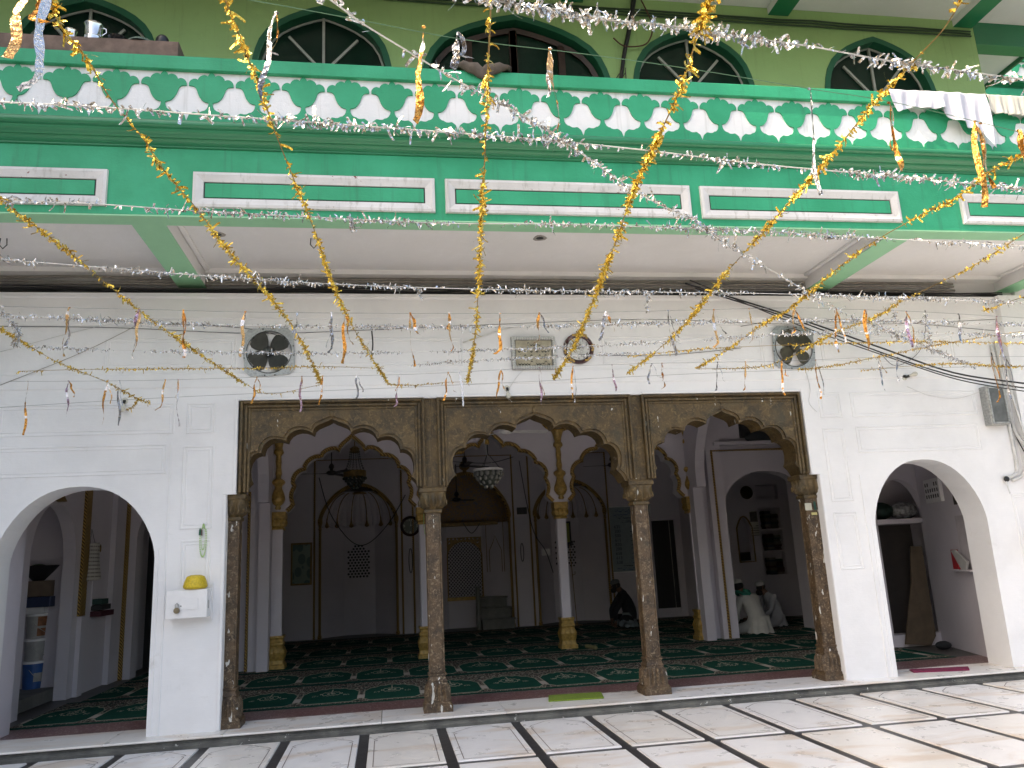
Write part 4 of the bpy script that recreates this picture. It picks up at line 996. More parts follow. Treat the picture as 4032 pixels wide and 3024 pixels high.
bk = MB(); bk.lathe([(.0, 1.612), (.05, 1.61), (.085, 1.595), (.105, 1.55), (.118, 1.50), (.116, 1.492), (.10, 1.475), (.09, 1.472), (0, 1.474)], (-1.91, 8.60, 0), 24); bk.build('prayer_cap_basket', YEL, smooth=True, label='upturned yellow mesh basket resting on top of the white donation box', cat='basket')
gb = thing('prayer_beads', (-1.875, 8.70, 1.78), 'pale green string of prayer beads with dark tassel hanging on the left pier', 'prayer beads')
LIME = plain('lime_beads', (.42, .62, .25), .5); m_ = MB()
for (xo, zb_, w_) in ((0, 1.79, .032), (.0, 1.86, .020)):
    L_ = []
    for k in range(44): a = 2 * pi * k / 44; L_.append((-1.873 + w_ * sin(a) * (1 if cos(a) < .7 else .5), 8.700, (2.12 + zb_) / 2 + (2.12 - zb_) / 2 * cos(a)))
    for p in L_: m_.ball(p, .0075 if w_ > .03 else .005, 5, 4)
m_.build('bead_strand', LIME, gb, kind='stuff')
MB().lathe([(0, 0), (.012, .0), (.010, .05), (.004, .07)], (-1.905, 8.695, 2.01), 8).build('tassel', plain('dark_green_tassel', (.01, .10, .06), .8), gb); MB().lathe([(0, 0), (.009, .0), (.007, .05), (.003, .07)], (-1.887, 8.69, 2.005), 8).build('tassel', plain('brown_tassel', (.12, .08, .07), .8), gb)
MB().tube([(-1.873, Y0, 2.13), (-1.873, 8.69, 2.13), (-1.873, 8.685, 2.14)], .005, 5).build('hook', WMET, gb)
# right edge box and bag
rb = thing('wall_box', (7.72, 8.60, 1.3), 'white metal box on the right corner pilaster, cut by the frame', 'box')
MB().cbox(7.73, 8.10, 8.48, 8.599, 1.42, 1.72, .006).build('body', WMET, rb); MB().box(7.80, 7.87, 8.47, 8.479, 1.52, 1.60).build('latch', STEEL, rb)
MB().ball((7.98, 8.53, 1.83), .11, 12, 8, (.8, .5, 1.0)).build('knotted_bag', plain('olive_bag', (.24, .21, .13), .6, 0, .6, 20, .01), smooth=True, label='olive patterned bag sitting on the white box at the right edge', cat='bag')
# metal cabinet, conduits on the right
mc = thing('meter_cabinet', (7.56, Y0, 2.92), 'grey metal meter cabinet with glazed door at the upper right of the wall', 'cabinet')
MB().cbox(7.44, 7.70, 8.60, 8.718, 2.95, 3.44, .008).build('body', STEEL, mc); MB().box(7.475, 7.665, 8.593, 8.5995, 2.985, 3.405).build('glazed_door', plain('dusty_glass', (.14, .145, .14), .35, 0, .5, 6), mc)
m_ = MB(); frame(m_, 7.45, 7.69, 2.96, 3.43, .022, 8.598, .012, .003); m_.build('door_frame', plain('worn_zinc', (.5, .5, .48), .45, .5, .4, 30), mc)
for k, (pts, r_, mt) in enumerate([
    ([(7.72, 4.0), (7.74, 3.4), (7.76, 2.9), (7.76, 2.42), (7.68, 2.32), (7.56, 2.30)], .022, PIPE_W),
    ([(7.79, 4.05), (7.80, 3.4), (7.82, 2.9), (7.85, 2.6), (7.83, 2.34), (7.66, 2.26)], .022, PIPE_W),
    ([(7.75, 3.9), (7.78, 3.3), (7.85, 2.75), (7.86, 2.3), (7.95, 2.27), (8.2, 2.27)], .015, PIPE_W),
    ([(7.70, 3.9), (7.77, 3.1), (7.83, 2.8), (7.84, 2.5)], .006, CABLE)]):
    yb = 8.585 if True else 0
    MB().tube(smoothpath([(a, 8.70 if a < 7.84 and k != 2 else 8.585, b_) for a, b_ in pts], 6), r_, 6).build('wall_conduit', mt, B, smooth='all')
sp_ = thing('pipe_bracket', (7.58, 8.69, 2.2), 'broken black pipe end with drooping wire below the white conduits at right', 'pipe end')
MB().ball((7.57, 8.685, 2.28), .04, 8, 6, (1, .6, .9)).build('open_end', BLACK, sp_); MB().tube([(7.56, 8.68, 2.25), (7.545, 8.66, 2.18), (7.56, 8.66, 2.10)], .008, 5).build('wire', PIPE_W, sp_)

# cable bundles in the dark recess under the soffit
for k in range(5):
    z_ = (4.905, 4.86, 4.815, 4.78, 4.74)[k]
    pts = [(-5.1 + i * .9, 8.915 - .01 * (k % 3) + rr(-.008, .008), z_ + rr(-.012, .012)) for i in range(15)]
    MB().tube(smoothpath(pts, 3), .016 if k < 3 else .012, 6).build('ceiling_conduit', PIPE, label=('highest', 'second', 'third', 'fourth', 'lowest')[k] + ' grey conduit running along the recess under the balcony soffit', cat='conduit', group='conduits in the recess above the white wall')
for k in range(6):
    pts = [(-5.1 + i * 1.1, 8.80 + rr(-.03, .03), 4.685 + .012 * k + rr(-.022, .022)) for i in range(13)]
    MB().tube(smoothpath(pts, 4), .0095, 5).build('black_cable', CABLE, label=('front', 'second', 'third', 'fourth', 'fifth', 'rearmost')[k] + ' loose black cable lying along the ledge above the white wall', cat='cable', group='black cables on the ledge')
# sagging wires
def upx(L_, Y): return [(a, b_) for a, b_ in L_]
W1 = [([(1480, 612), (1700, 680), (1900, 750), (2060, 805), (2212, 828)], .011), ([(1500, 622), (1720, 692), (1900, 760), (2060, 812), (2212, 838)], .009), ([(1490, 605), (1720, 700), (1910, 768), (2070, 820), (2212, 845)], .007)]
for k, (L_, r_) in enumerate(W1):
    ptube(L_, lambda a, b_: on_y(a * U, b_ * U, 8.60 - max(0, a - 1700) / 512 * .5), r_, 'sagging_cable', CABLE, ('upper', 'middle', 'lower')[k] + ' black cable sagging across the wall past the right exhaust fan', 'cable', 'three black cables sagging to the right')
W2 = [([(0, 705), (250, 708), (560, 720), (860, 710), (1090, 700), (1400, 690), (1700, 700), (1850, 690), (2212, 720)], 'thin grey wire strung along the cornice between the two exhaust fans'),
      ([(330, 700), (520, 708), (640, 735)], 'short black wire feeding the left exhaust fan'),
      ([(1600, 705), (1690, 690), (1740, 690), (1900, 700), (2150, 690)], 'thin black wire looping over the right exhaust fan'),
      ([(0, 832), (180, 760), (320, 690)], 'thin wire slanting up the wall at the far left'),
      ([(0, 760), (240, 700), (420, 690)], 'pale wire rising along the wall at the upper left'),
      ([(1000, 740), (1110, 706), (1210, 702), (1400, 690)], 'white cable curving above the inscription plaque'),
      ([(1250, 765), (1420, 768), (1600, 752)], 'thin wire running right from the red rimmed clock'),
      ([(1096, 845), (1130, 800), (1190, 770)], 'white wire climbing from the bulb over the middle arch'),
      ([(1742, 805), (1750, 840), (1748, 870), (1765, 890)], 'loose wire dangling below the right exhaust fan'),
      ([(1960, 835), (2010, 855), (2070, 860), (2120, 845)], 'faint wire sagging between the right bulb and the cabinet'),
      ([(1900, 760), (1935, 790), (1985, 760), (2000, 700), (1990, 640)], 'thin wire looping above the right bulb')]
for L_, lab in W2:
    ptube(L_, 8.70, .0035 if 'cable' not in lab else .008, 'wire', PIPE if 'slanting' in lab else (CABLE if 'black' in lab or 'thin' in lab else PIPE_W), lab, 'wire')
# pole and wires on the upper wall
ptube([(1372, -20), (1360, 60), (1348, 120), (1342, 170)], 8.86, lambda f_: .036 - .012 * f_, 'cable_bundle', CABLE, 'tangled black cable bundle hanging down the green upper wall', 'cable bundle', None, 7)
ptube([(1385, 0), (1400, 30), (1410, 60), (1395, 95), (1350, 100), (1325, 82)], 8.84, .010, 'wire', plain('rusty_wire', (.12, .05, .03), .7), 'rust brown wire looping around the cable bundle on the green wall', 'wire')
cl = MB()
for k in range(6): cl.tube(smoothpath([tuple(on_y((1345 + rr(-6, 6)) * U, (150 + rr(-8, 8)) * U, 8.84)), tuple(on_y((1345 + rr(-25, 25)) * U, (175 + rr(-5, 15)) * U, 8.82))], 3), .006, 4)
cl.build('frayed_rope_end', plain('frayed_rope', (.08, .07, .06), .9), label='frayed rope ends dangling below the cable bundle on the upper wall', cat='rope')

# soffit hooks and holes
for (u_, v_, lab) in ((470, 506, 'small broken ceiling opening left of the middle in the soffit'), (1166, 514, 'small broken ceiling opening near the centre of the soffit'), (1795, 512, 'small broken ceiling opening at the right of the soffit')):
    p = on_z(u_ * U, v_ * U, 4.984)
    MB().lathe([(.075, .0), (.07, -.006), (.045, -.004), (.04, .0)], p, 12, wob=lambda th, h: .25 * sin(th * 3 + 1) * .5).build('ceiling_outlet', plain('broken_plaster', (.35, .33, .30), .9), label=lab, cat='ceiling outlet'); MB().lathe([(0, -.002), (.042, -.002)], p, 10).build('ceiling_outlet_hole', BLACK, B)
for (u_, v_, lab) in ((8, 515, 'small iron ceiling hook at the far left of the soffit'), (678, 515, 'small iron ceiling hook between the two gold garlands on the soffit')):
    p = on_z(u_ * U, v_ * U, 4.984); x, y, z = p
    MB().tube([(x - .03, y, z), (x - .035, y, z - .07), (x, y, z - .11), (x + .035, y, z - .07), (x + .03, y, z)], .006, 5).build('ceiling_hook', DARK, label=lab, cat='hook')

# ------------------------------------------------------------------ things on the balcony
MB().cbox(-5.4, -1.90, 7.02, 7.24, 6.43, 6.60, .006).build('wooden_plank', PLANK, label='weathered brown plank laid along the top of the balcony parapet', cat='plank')
def vessel(name, prof, c, mat, lab, cat, seg=20): return MB().lathe(prof, c, seg).build(name, mat, smooth=True, label=lab, cat=cat)
vessel('steel_cup', [(0, 0), (.045, 0), (.048, .03), (.046, .10), (.055, .125), (.05, .12), (.042, .10), (.04, .01), (0, .01)], (-2.90, 7.12, 6.60), SHINY, 'small shiny steel cup left of the larger pot on the plank', 'cup')
pt = thing('steel_pot', (-2.70, 7.12, 6.60), 'larger polished steel pot with ring handle standing on the plank', 'pot')
MB().lathe([(0, 0), (.078, 0), (.08, .02), (.077, .05), (.079, .055), (.077, .06), (.076, .17), (.086, .195), (.080, .195), (.07, .17), (.07, .02), (0, .02)], (-2.70, 7.12, 6.60), 28).build('body', SHINY, pt, smooth=True); MB().tube([(-2.62, 7.12, 6.77), (-2.59, 7.12, 6.76), (-2.585, 7.12, 6.72), (-2.62, 7.12, 6.69)], .006, 6).build('handle', SHINY, pt)
vessel('black_bowl', [(0, 0), (.05, 0), (.075, .03), (.088, .07), (.082, .068), (.07, .03), (0, .01)], (-2.485, 7.13, 6.60), plain('black_glaze', (.01, .01, .012), .15), 'small black bowl between the steel pot and the glass dish', 'bowl')
vessel('glass_dish', [(.13, 0), (.135, .01), (.11, .035), (.06, .055), (0, .06)], (-2.265, 7.13, 6.60), plain('greenish_glass', (.22, .30, .27), .12, 0, .4, 50, .004), 'upturned patterned glass dish right of the black bowl', 'dish', 28)
m_ = MB().ball((-2.08, 7.13, 6.665), .075, 14, 10, (.85, .7, 1.0)); m_.v = [(x_, y_, max(z_, 6.602)) for x_, y_, z_ in m_.v]
m_.build('black_helmet', plain('black_gloss', (.012, .012, .014), .3), smooth=True, label='black dome shaped lid at the right end of the plank row', cat='lid')
MB().ball((-3.36, 7.1, 6.63), .05, 8, 6, (1, .6, .6)).build('wrapped_packet', plain('foil_packet', (.7, .6, .5), .3, .5, .4, 30), smooth=True, label='small crumpled packet at the left end of the plank', cat='packet')
# sand bag folded over the coping
m_ = MB(); rs = random.Random(4)
nx, ny = 20, 9; cx_ = 1.04
vsb = []
for j in range(ny + 1):
    for i in range(nx + 1):
        a = i / nx; s_ = j / ny; x_ = .74 + .56 * a; wv = sin(a * pi); yy = 7.14 - .22 * s_
        zt = 6.43 + .10 * (abs(a - .5) * 2) ** .7 * wv ** .5 + .03 * wv
        if s_ > .45: zz = zt - (s_ - .45) * .30 * wv ** .8; yy = 6.955 - .03 * sin((s_ - .45) / .55 * pi) - .012 * sin(a * 30 + s_ * 5)
        else: zz = zt + .03 * sin(s_ / .45 * pi)
        vsb.append((x_, yy, zz + rs.uniform(-.006, .006)))
m_.add(vsb, [(j * (nx + 1) + i, j * (nx + 1) + i + 1, (j + 1) * (nx + 1) + i + 1, (j + 1) * (nx + 1) + i) for j in range(ny) for i in range(nx)])
ob_ = m_.build('brown_sack', plain('brown_sacking', (.13, .105, .085), .9, 0, .4, 8, .008), smooth='all', label='brown cloth sack folded over the parapet below the middle window', cat='sack')
sm = ob_.modifiers.new('solid', 'SOLIDIFY'); sm.thickness = .012
# laundry
def cloth_sheet(name, x0, x1, bottom, mat, lab, seed, folds=16, depth=.02):
    rs = random.Random(seed); nx, ny = 64, 26; vs_ = []
    ph = [rs.uniform(0, 6) for _ in range(6)]
    for j in range(ny + 1):
        s_ = j / ny
        for i in range(nx + 1):
            a = i / nx; x_ = x0 + (x1 - x0) * a; zb_ = bottom(a)
            fold = sin(a * folds + ph[0] + 1.6 * sin(a * 4 + ph[1] + s_ * 2)) * .5 + .3 * sin(a * folds * 2.3 + ph[2] + s_ * 3) + .2 * sin(a * folds * .5 + s_ * 4)
            if s_ < .22: yy = 7.17 - (s_ / .22) * .215; zz = 6.423 + .006 * fold
            else:
                q = (s_ - .22) / .78; zz = 6.423 + (zb_ - 6.423) * q; yy = 6.950 - depth * (.25 + q) * (1 + fold)
            vs_.append((x_ + .02 * fold * max(0, s_ - .3), yy, zz))
    m_ = MB().add(vs_, [(j * (nx + 1) + i, j * (nx + 1) + i + 1, (j + 1) * (nx + 1) + i + 1, (j + 1) * (nx + 1) + i) for j in range(ny) for i in range(nx)])
    o = m_.build(name, mat, smooth='all', label=lab, cat='cloth', group='laundry drying over the parapet'); sm = o.modifiers.new('solid', 'SOLIDIFY'); sm.thickness = .003; return o
def lerp(T, a):
    for (x0, v0), (x1, v1) in zip(T, T[1:]):
        if a <= x1: return v0 + (v1 - v0) * (a - x0) / (x1 - x0)
    return T[-1][1]
CL1 = plain('white_cotton', (.66, .66, .73), .85, 0, .08, 6, .002); CL2 = plain('cream_cotton', (.60, .58, .51), .85, 0, .1, 8, .002)
cloth_sheet('white_sheet', 5.46, 6.12, lambda a: lerp([(0, 6.33), (.10, 6.12), (.3, 6.18), (.5, 6.21), (.8, 6.18), (.93, 6.19), (1, 6.14)], a), CL1, 'white cotton sheet draped flat over the sunlit parapet, leftmost of the laundry', 2, 11, .035)
cloth_sheet('white_garment', 6.085, 6.665, lambda a: lerp([(0, 6.18), (.2, 6.05), (.45, 5.97), (.62, 5.96), (.72, 5.98), (.80, 5.90), (.92, 5.74), (.97, 5.74), (1.0, 5.98)], a), CL1, 'white garment with a long sleeve hanging down, middle of the laundry', 5, 9, .05)
cloth_sheet('cream_cloth', 6.69, 7.75, lambda a: lerp([(0, 6.26), (.06, 6.18), (.3, 6.17), (.6, 6.165), (1, 6.15)], a), CL2, 'pleated cream cloth on the parapet, rightmost of the laundry', 8, 38, .018)

# ------------------------------------------------------------------ door mats
def mat_(px, mat, lab):
    pts = [on_z(a, b_, .095) for a, b_ in px]; xs = [p.x for p in pts]; ys = [p.y for p in pts]
    return pts
def slab(pts, z0, z1, name, mat, lab, cat):
    c = sum((Vector(p) for p in pts), Vector()) / 4; o2 = []
    for i, p in enumerate(pts):
        a = Vector(pts[i - 1]); b_ = Vector(p); d = Vector(pts[(i + 1) % 4])
        for t_ in (.12, .05, .015): o2.append(b_ + (a - b_).normalized() * t_ * .4)
        for t_ in (.015, .05, .12): o2.append(b_ + (d - b_).normalized() * t_ * .4)
    o3 = [(p.x, p.y) for p in o2]
    return MB().prism(o3, z0, z1, axis='z').build(name, mat, label=lab, cat=cat)
slab([Vector(p) for p in ((1.70, 8.86, 0), (2.30, 8.80, 0), (2.36, 9.15, 0), (1.77, 9.20, 0))], .094, .108, 'door_mat', plain('lime_pile', (.20, .30, .035), 1, 0, .3, 60, .01), 'lime green door mat on the marble sill between the middle columns', 'door mat')
slab([Vector(p) for p in ((6.04, 8.86, 0), (6.66, 8.72, 0), (6.80, 8.92, 0), (6.12, 9.05, 0))], .094, .108, 'door_mat', plain('crimson_pile', (.22, .02, .07), 1, 0, .3, 60, .01), 'crimson door mat on the marble sill in the right arch', 'door mat')
# ================================================================== THINGS INSIDE THE HALL
# ceiling fans
def ceiling_fan(c, r, mat, lab, rot, drop=.5):
    t_ = thing('ceiling_fan', (c[0], c[1], c[2] - .1), lab, 'ceiling fan', 'ceiling fans in the hall')
    x, y, z = c
    MB().tube([(x, y, z + .02), (x, y, min(CEIL - .001, z + drop + .3))], .012, 6).build('down_rod', mat, t_)
    MB().lathe([(0, -.06), (.06, -.055), (.10, -.03), (.105, .0), (.08, .025), (.03, .035), (.03, .07), (.055, .09), (.05, .14), (.015, .18)], c, 18).build('motor', mat, t_, smooth=True)
    for k in range(3):
        a = radians(rot + 120 * k); ca, sa = cos(a), sin(a); m_ = MB(); vs_ = []
        for (d, w0, w1) in ((.09, -.02, .02), (.18, -.035, .035), (.24, -.06, .055), (r * .7, -.062, .06), (r, -.052, .055)):
            for w_, dz in ((w0, .0), (w1, -.018)): vs_.append((x + d * ca - w_ * sa, y + d * sa + w_ * ca, z + dz - .01)); vs_.append((x + d * ca - w_ * sa, y + d * sa + w_ * ca, z + dz - .016))
        m_.add(vs_, [f for i in range(4) for f in ((i * 4, i * 4 + 2, i * 4 + 6, i * 4 + 4), (i * 4 + 1, i * 4 + 5, i * 4 + 7, i * 4 + 3), (i * 4, i * 4 + 4, i * 4 + 5, i * 4 + 1), (i * 4 + 2, i * 4 + 3, i * 4 + 7, i * 4 + 6))])
        m_.build('blade', mat, t_)
FW_ = plain('fan_white', (.75, .74, .73), .4); FB_ = plain('fan_brown', (.05, .04, .04), .4)
ceiling_fan((1.72, 11.0, 3.42), .62, FW_, 'white ceiling fan in the first aisle behind the middle arch crown', 10)
ceiling_fan((-1.07, 16.2, 3.50), .62, FB_, 'dark ceiling fan left of the left chandelier', 185)
ceiling_fan((1.66, 16.6, 3.62), .66, FB_, 'dark ceiling fan left of the glass bowl chandelier', 35)
ceiling_fan((4.80, 16.3, 3.50), .62, FB_, 'dark ceiling fan between the third column and the right chandelier', 175)
ceiling_fan((1.60, 18.1, 3.02), .42, BLACK, 'small black ceiling fan in front of the gilded niche vault', 15)
# chandeliers
CR = plain('crystal', (.10, .11, .10), .12, 0, .4, 50); 
def bead_chandelier(c, s, lab):
    t_ = thing('chandelier', (c[0], c[1], c[2] - .4 * s), lab, 'chandelier', 'chandeliers in the hall')
    x, y, z = c
    MB().tube([(x, y, z + .15 * s), (x, y, CEIL - .001)], .01, 5).build('chain', GOLD_D, t_)
    MB().lathe([(.0, .18 * s), (.06 * s, .15 * s), (.10 * s, .12 * s), (.09 * s, .08 * s), (.11 * s, .04 * s)], c, 16).build('top_crown', GOLD_D, t_)
    m_ = MB()
    for k in range(14):
        a = 2 * pi * k / 14
        for j in range(9): f_ = j / 8; rr_ = (.10 + .10 * f_ ** 2) * s; m_.ball((x + rr_ * cos(a), y + rr_ * sin(a), z + (.05 - .38 * f_) * s), .012 * s, 5, 4)
    m_.build('bead_strings', CR, t_, kind='stuff')
    MB().lathe([(.20 * s, -.46 * s), (.225 * s, -.45 * s), (.225 * s, -.34 * s), (.19 * s, -.33 * s)], c, 20, wob=lambda th, h: .04 * sin(th * 10)).build('gilt_band', GOLD_D, t_)
    m_ = MB()
    for j in range(5):
        rr_ = (.215 - .042 * j) * s; n_ = max(5, int(16 - 3 * j))
        for k in range(n_): a = 2 * pi * (k + .5 * (j % 2)) / n_; m_.ball((x + rr_ * cos(a), y + rr_ * sin(a), z + (-.49 - .048 * j) * s), .030 * s, 6, 5)
    m_.build('crystal_drops', CR, t_, kind='stuff')
bead_chandelier((-.61, 16.2, 3.85), 1.0, 'tiered bead chandelier hanging before the left shell niche')
bead_chandelier((5.22, 16.6, 3.80), 1.0, 'tiered bead chandelier half hidden beside the third stone column')
gc = thing('chandelier', (1.58, 12.3, 2.6), 'glass bowl chandelier with pale rim hanging under the middle arch', 'chandelier', 'chandeliers in the hall')
gx, gy, gz = 1.60, 12.3, 2.985
MB().lathe([(.205, .0), (.232, .0), (.235, .03), (.20, .04)], (gx, gy, gz), 28).build('rim', FW_, gc)
m_ = MB()
for j in range(4):
    rr_ = (.21, .17, .12, .06)[j]; n_ = (14, 11, 8, 4)[j]
    for k in range(n_): a = 2 * pi * (k + .5 * (j % 2)) / n_; m_.ball((gx + rr_ * cos(a), gy + rr_ * sin(a), gz - .045 - .062 * j), .04, 7, 6, (.8, .8, 1.15))
m_.build('glass_drops', plain('grey_crystal', (.20, .21, .20), .1), gc, kind='stuff'); MB().lathe([(.20, .0), (.19, -.08), (.13, -.19), (.05, -.25), (0, -.26)], (gx, gy, gz), 20).build('bowl', CR, gc)
for a in (0, 2.1, 4.2): MB().tube([(gx + .2 * cos(a), gy + .2 * sin(a), gz + .03), (gx, gy, gz + .28)], .005, 4).build('chain', DARK, gc)
MB().tube([(gx, gy, gz + .28), (gx, gy, CEIL - .001)], .008, 5).build('chain', DARK, gc); MB().lathe([(0, 0), (.04, .01), (.03, .08), (.0, .1)], (gx, gy, gz + .42), 10).build('gilt_cup', GOLD, gc)
MB().tube(smoothpath([(gx + .1, gy - .05, gz + .05), (gx - .02, gy, gz + .30), (gx - .05, gy, gz + .62)], 6), .006, 5).build('white_flex', PIPE_W, gc)
# sagging cable across left niche, wires
def iw(pts, r, lab): MB().tube(smoothpath([tuple(on_y(a, b_, y_)) for a, b_, y_ in pts], 6), r, 5).build('cable', CABLE, smooth='all', label=lab, cat='cable')
c2 = lambda x, y: (860 + x * .7474, 1560 + y * .7474)
c3 = lambda x, y: (1700 + x * .7474, 1560 + y * .7474)
iw([(*c2(530, 430), 18.7), (*c2(590, 620), 18.7), (*c2(700, 765), 18.7), (*c2(790, 775), 18.7), (*c2(900, 665), 18.7), (*c2(985, 520), 18.7)], .011, 'black cable sagging across the left shell niche')
iw([(*c3(165, 668), 18.6), (*c3(210, 722), 18.6), (*c3(255, 668), 18.6)], .010, 'short cable loop hanging over the gilded screen')
iw([(*c3(460, 340), 18.7), (*c3(500, 560), 18.7), (*c3(540, 720), 18.7), (*c3(600, 815), 18.7), (*c3(640, 930), 18.7)], .010, 'thin cable dropping between the middle and right niches')
iw([(*c3(110, 345), 16), (*c3(300, 352), 16.4), (*c3(430, 320), 16.8)], .008, 'thin wire strung behind the middle arch at chandelier height')
# meter and sockets
def wallbox(c, w, h, y, mat, name, lab, cat): return MB().cbox(c[0] - w / 2, c[0] + w / 2, y - .05, y - .001, c[1] - h / 2, c[1] + h / 2, .005).build(name, mat, label=lab, cat=cat)
wallbox((3.21, 2.74), .24, .16, YR, BLACK, 'meter_box', 'small dark meter box on the rear wall right of the gilded niche', 'meter')
wallbox((3.80, 1.75), .20, .16, YR + .3, WMET, 'socket_board', 'white socket board inside the right shell niche', 'socket board')
# left picture, right pictures, poster
def picture(x0, x1, z0, z1, y, rim, field, lab, cat='picture', name='framed_picture'):
    t_ = thing(name, ((x0 + x1) / 2, y, z0), lab, cat); m_ = MB(); frame(m_, x0, x1, z0, z1, .045, y - .001, .03, .008); m_.build('frame', rim, t_); MB().box(x0 + .03, x1 - .03, y - .012, y - .0015, z0 + .03, z1 - .03).build('picture_sheet', field, t_); return t_
PT, t, b = newmat('faded_townscape_print'); v = wpos(t); t.links.new(mix(t, voro(t, mapping(t, v, (1, 1, .7)), 6, 'F1', 0) > .5, (.10, .17, .15), (.22, .30, .25)), b.inputs['Base Color'])
picture(-2.14, -1.67, 1.28, 2.22, YR, GOLD_D, PT, 'gilt framed greenish print on the rear wall at the left')
picture(4.26, 4.50, 1.87, 2.47, YR + .50, BLACK, plain('yellow_script_sheet', (.30, .32, .06), .6), 'black framed yellow sheet with small marks in the right niche')
picture(6.17, 6.42, 2.48, 2.83, YR, WMET, plain('pale_emblem_sheet', (.22, .25, .24), .6), 'small framed emblem above the dark glass door')
po = thing('prayer_timetable', (5.72, YR, 1.2), 'large blue grey prayer timetable board with black numbers on the rear wall', 'timetable board')
m_ = MB(); frame(m_, 5.34, 6.12, 1.18, 2.76, .03, YR - .001, .02, .006); m_.build('frame', WMET, po)
MB().box(5.36, 6.10, YR - .012, YR - .0015, 1.2, 2.74).build('board', plain('timetable_blue', (.26, .33, .36), .6), po)
BLUE = plain('blue_lettering', (.02, .05, .18), .6)
for r_, (z_, w_, mt) in enumerate(((2.65, .45, BLUE), (2.57, .55, BLUE), (2.49, .45, INK), (1.27, .55, BLUE), (1.36, .25, INK))): script(5.74, z_, w_, .07, YR - .0135, 40 + r_, po, mt)
text('\ufe96\ufe8e\ufed7\ufe8e\ufeed\ufe8d', .10, (5.80, YR - .014, 2.39), INK, po)
for k, s_ in enumerate(('635', '200', '500', '615', '830', '200', '658', '613', '538')):
    text(s_, .105, (5.535, YR - .014, 2.26 - .105 * k), INK, po, name='number'); script(5.93, 2.26 - .105 * k, .16, .06, YR - .0135, 60 + k, po, INK if k < 5 else BLUE)
# dark glass door
dr = thing('glass_door', (6.68, YR, .1), 'black glass door in the rear wall behind the third stone column', 'door')
m_ = MB(); frame(m_, 6.36, 7.02, .12, 2.42, .05, YR - .001, .03, .008); m_.build('frame', WHITE_IN, dr); MB().box(6.41, 6.97, YR - .015, YR - .0015, .3, 2.37).build('pane', BLACK, dr); MB().box(6.84, 6.855, YR - .03, YR - .0155, .3, 2.37).build('door_edge', STEEL, dr); MB().box(6.41, 6.97, YR - .02, YR - .0155, .17, .30).build('bottom_rail', WHITE_IN, dr)
# pulpit steps
ps = thing('pulpit_steps', (2.5, 18.6, .09), 'small stone pulpit of three steps with a side post beside the gilded screen', 'pulpit')
PST = plain('dusky_pulpit_stone', (.20, .20, .18), .6, 0, .3, 5)
for k in range(3):
    z1_ = .09 + .235 * (k + 1); MB().box(2.13, 2.86 - .05 * k, 18.45 + .22 * k, 19.3, z1_ - .235, z1_ - .04).build('riser', PST, ps); MB().cbox(2.11, 2.89 - .05 * k, 18.42 + .22 * k, 19.3, z1_ - .0395, z1_, .01).build('tread', PST, ps)
MB().cbox(2.02, 2.105, 18.55, 18.75, .09, 1.05, .01).build('side_post', PST, ps)
# microphone stand
ms = thing('microphone_stand', (4.35, 18.2, .09), 'thin microphone stand with black microphone in the right niche', 'microphone stand')
x_ = on_y(*c3(765, 1190), 18.2).x
MB().lathe([(.13, 0), (.13, .012), (.02, .02), (.02, .05)], (x_, 18.2, .09), 16).build('foot', GOLD_D, ms); MB().tube([(x_, 18.2, .12), (x_ - .06, 18.2, 1.92)], .010, 6).build('pole', GOLD_D, ms); MB().tube([(x_ - .14, 18.2, 1.90), (x_ + .02, 18.2, 1.95)], .026, 8).build('microphone', BLACK, ms); MB().tube([(x_ - .03, 18.2, 1.2), (x_ + .03, 18.2, 1.22), (x_ + .03, 18.2, 1.28)], .008, 5).build('hook', GOLD_D, ms)
# beads hung on piers
def loop(c, w, h, y, mat, lab, r=.006):
    MB().tube([(c[0] + w * sin(a), y, c[1] - h / 2 + h / 2 * cos(a)) for a in [2 * pi * q / 24 for q in range(24)]], r, 5, closed=True).build('bead_loop', mat, smooth='all', label=lab, cat='prayer beads')
loop((.55, 1.98), .04, .55, YR - .02, DARK, 'dark bead loop hanging on the rear wall pier under the brown clock', .010)
loop((3.17, 1.98), .035, .42, YR - .02, DARK, 'dark bead loop hanging on the rear wall pier right of the middle niche', .010)
loop((.655, 2.52), .025, .42, 13.61, LIME, 'lime bead loop hanging on the gilded capital behind the second stone column', .007)
# roll and brush by the gilded base
MB().tube([(3.30, 13.55, .13), (3.40, 13.30, .12)], .035, 8).build('rolled_cloth', plain('olive_cloth', (.16, .15, .07), .9), label='small olive rolled cloth beside the gilded base of the middle white column', cat='cloth')
# items in the left niche (x = -4.2 .. -4.9)
def lx(px, py, X=-4.45): return on_x(px, py, X)
m1 = lambda x, y: (60 + x * .3377, 2200 + y * .3377)
bx = -4.68
def bucket(yc, z, h, r, mat, lab, lidm=None, bands=()):
    t_ = thing('paint_bucket', (bx, yc, z), lab, 'bucket', 'stacked paint buckets in the left niche')
    MB().lathe([(0, 0), (r * .88, 0), (r, h)], (bx, yc, z), 24).build('body', mat, t_, smooth=True)
    MB().lathe([(r, h - .012), (r * 1.05, h - .012), (r * 1.05, h + .016), (r * .95, h + .02), (0, h + .02)], (bx, yc, z), 24).build('lid', WMET, t_, smooth=True)
    MB().tube([(bx + r * 1.0 * cos(a), yc + r * 1.04 * sin(a), z + h * (.75 - .5 * max(0, sin((a + pi / 2)) if False else cos(a)))) for a in [radians(q) for q in range(-90, 91, 15)]], .004, 4).build('handle', STEEL, t_)
    for (z0_, z1_, mt) in bands: MB().lathe([(r * (.885 + .115 * z0_ / h) + .002, z0_), (r * (.885 + .115 * z1_ / h) + .002, z1_)], (bx, yc, z), 16, a0=-1.1, a1=.9).build('paper_label', mt, t_)
    return t_
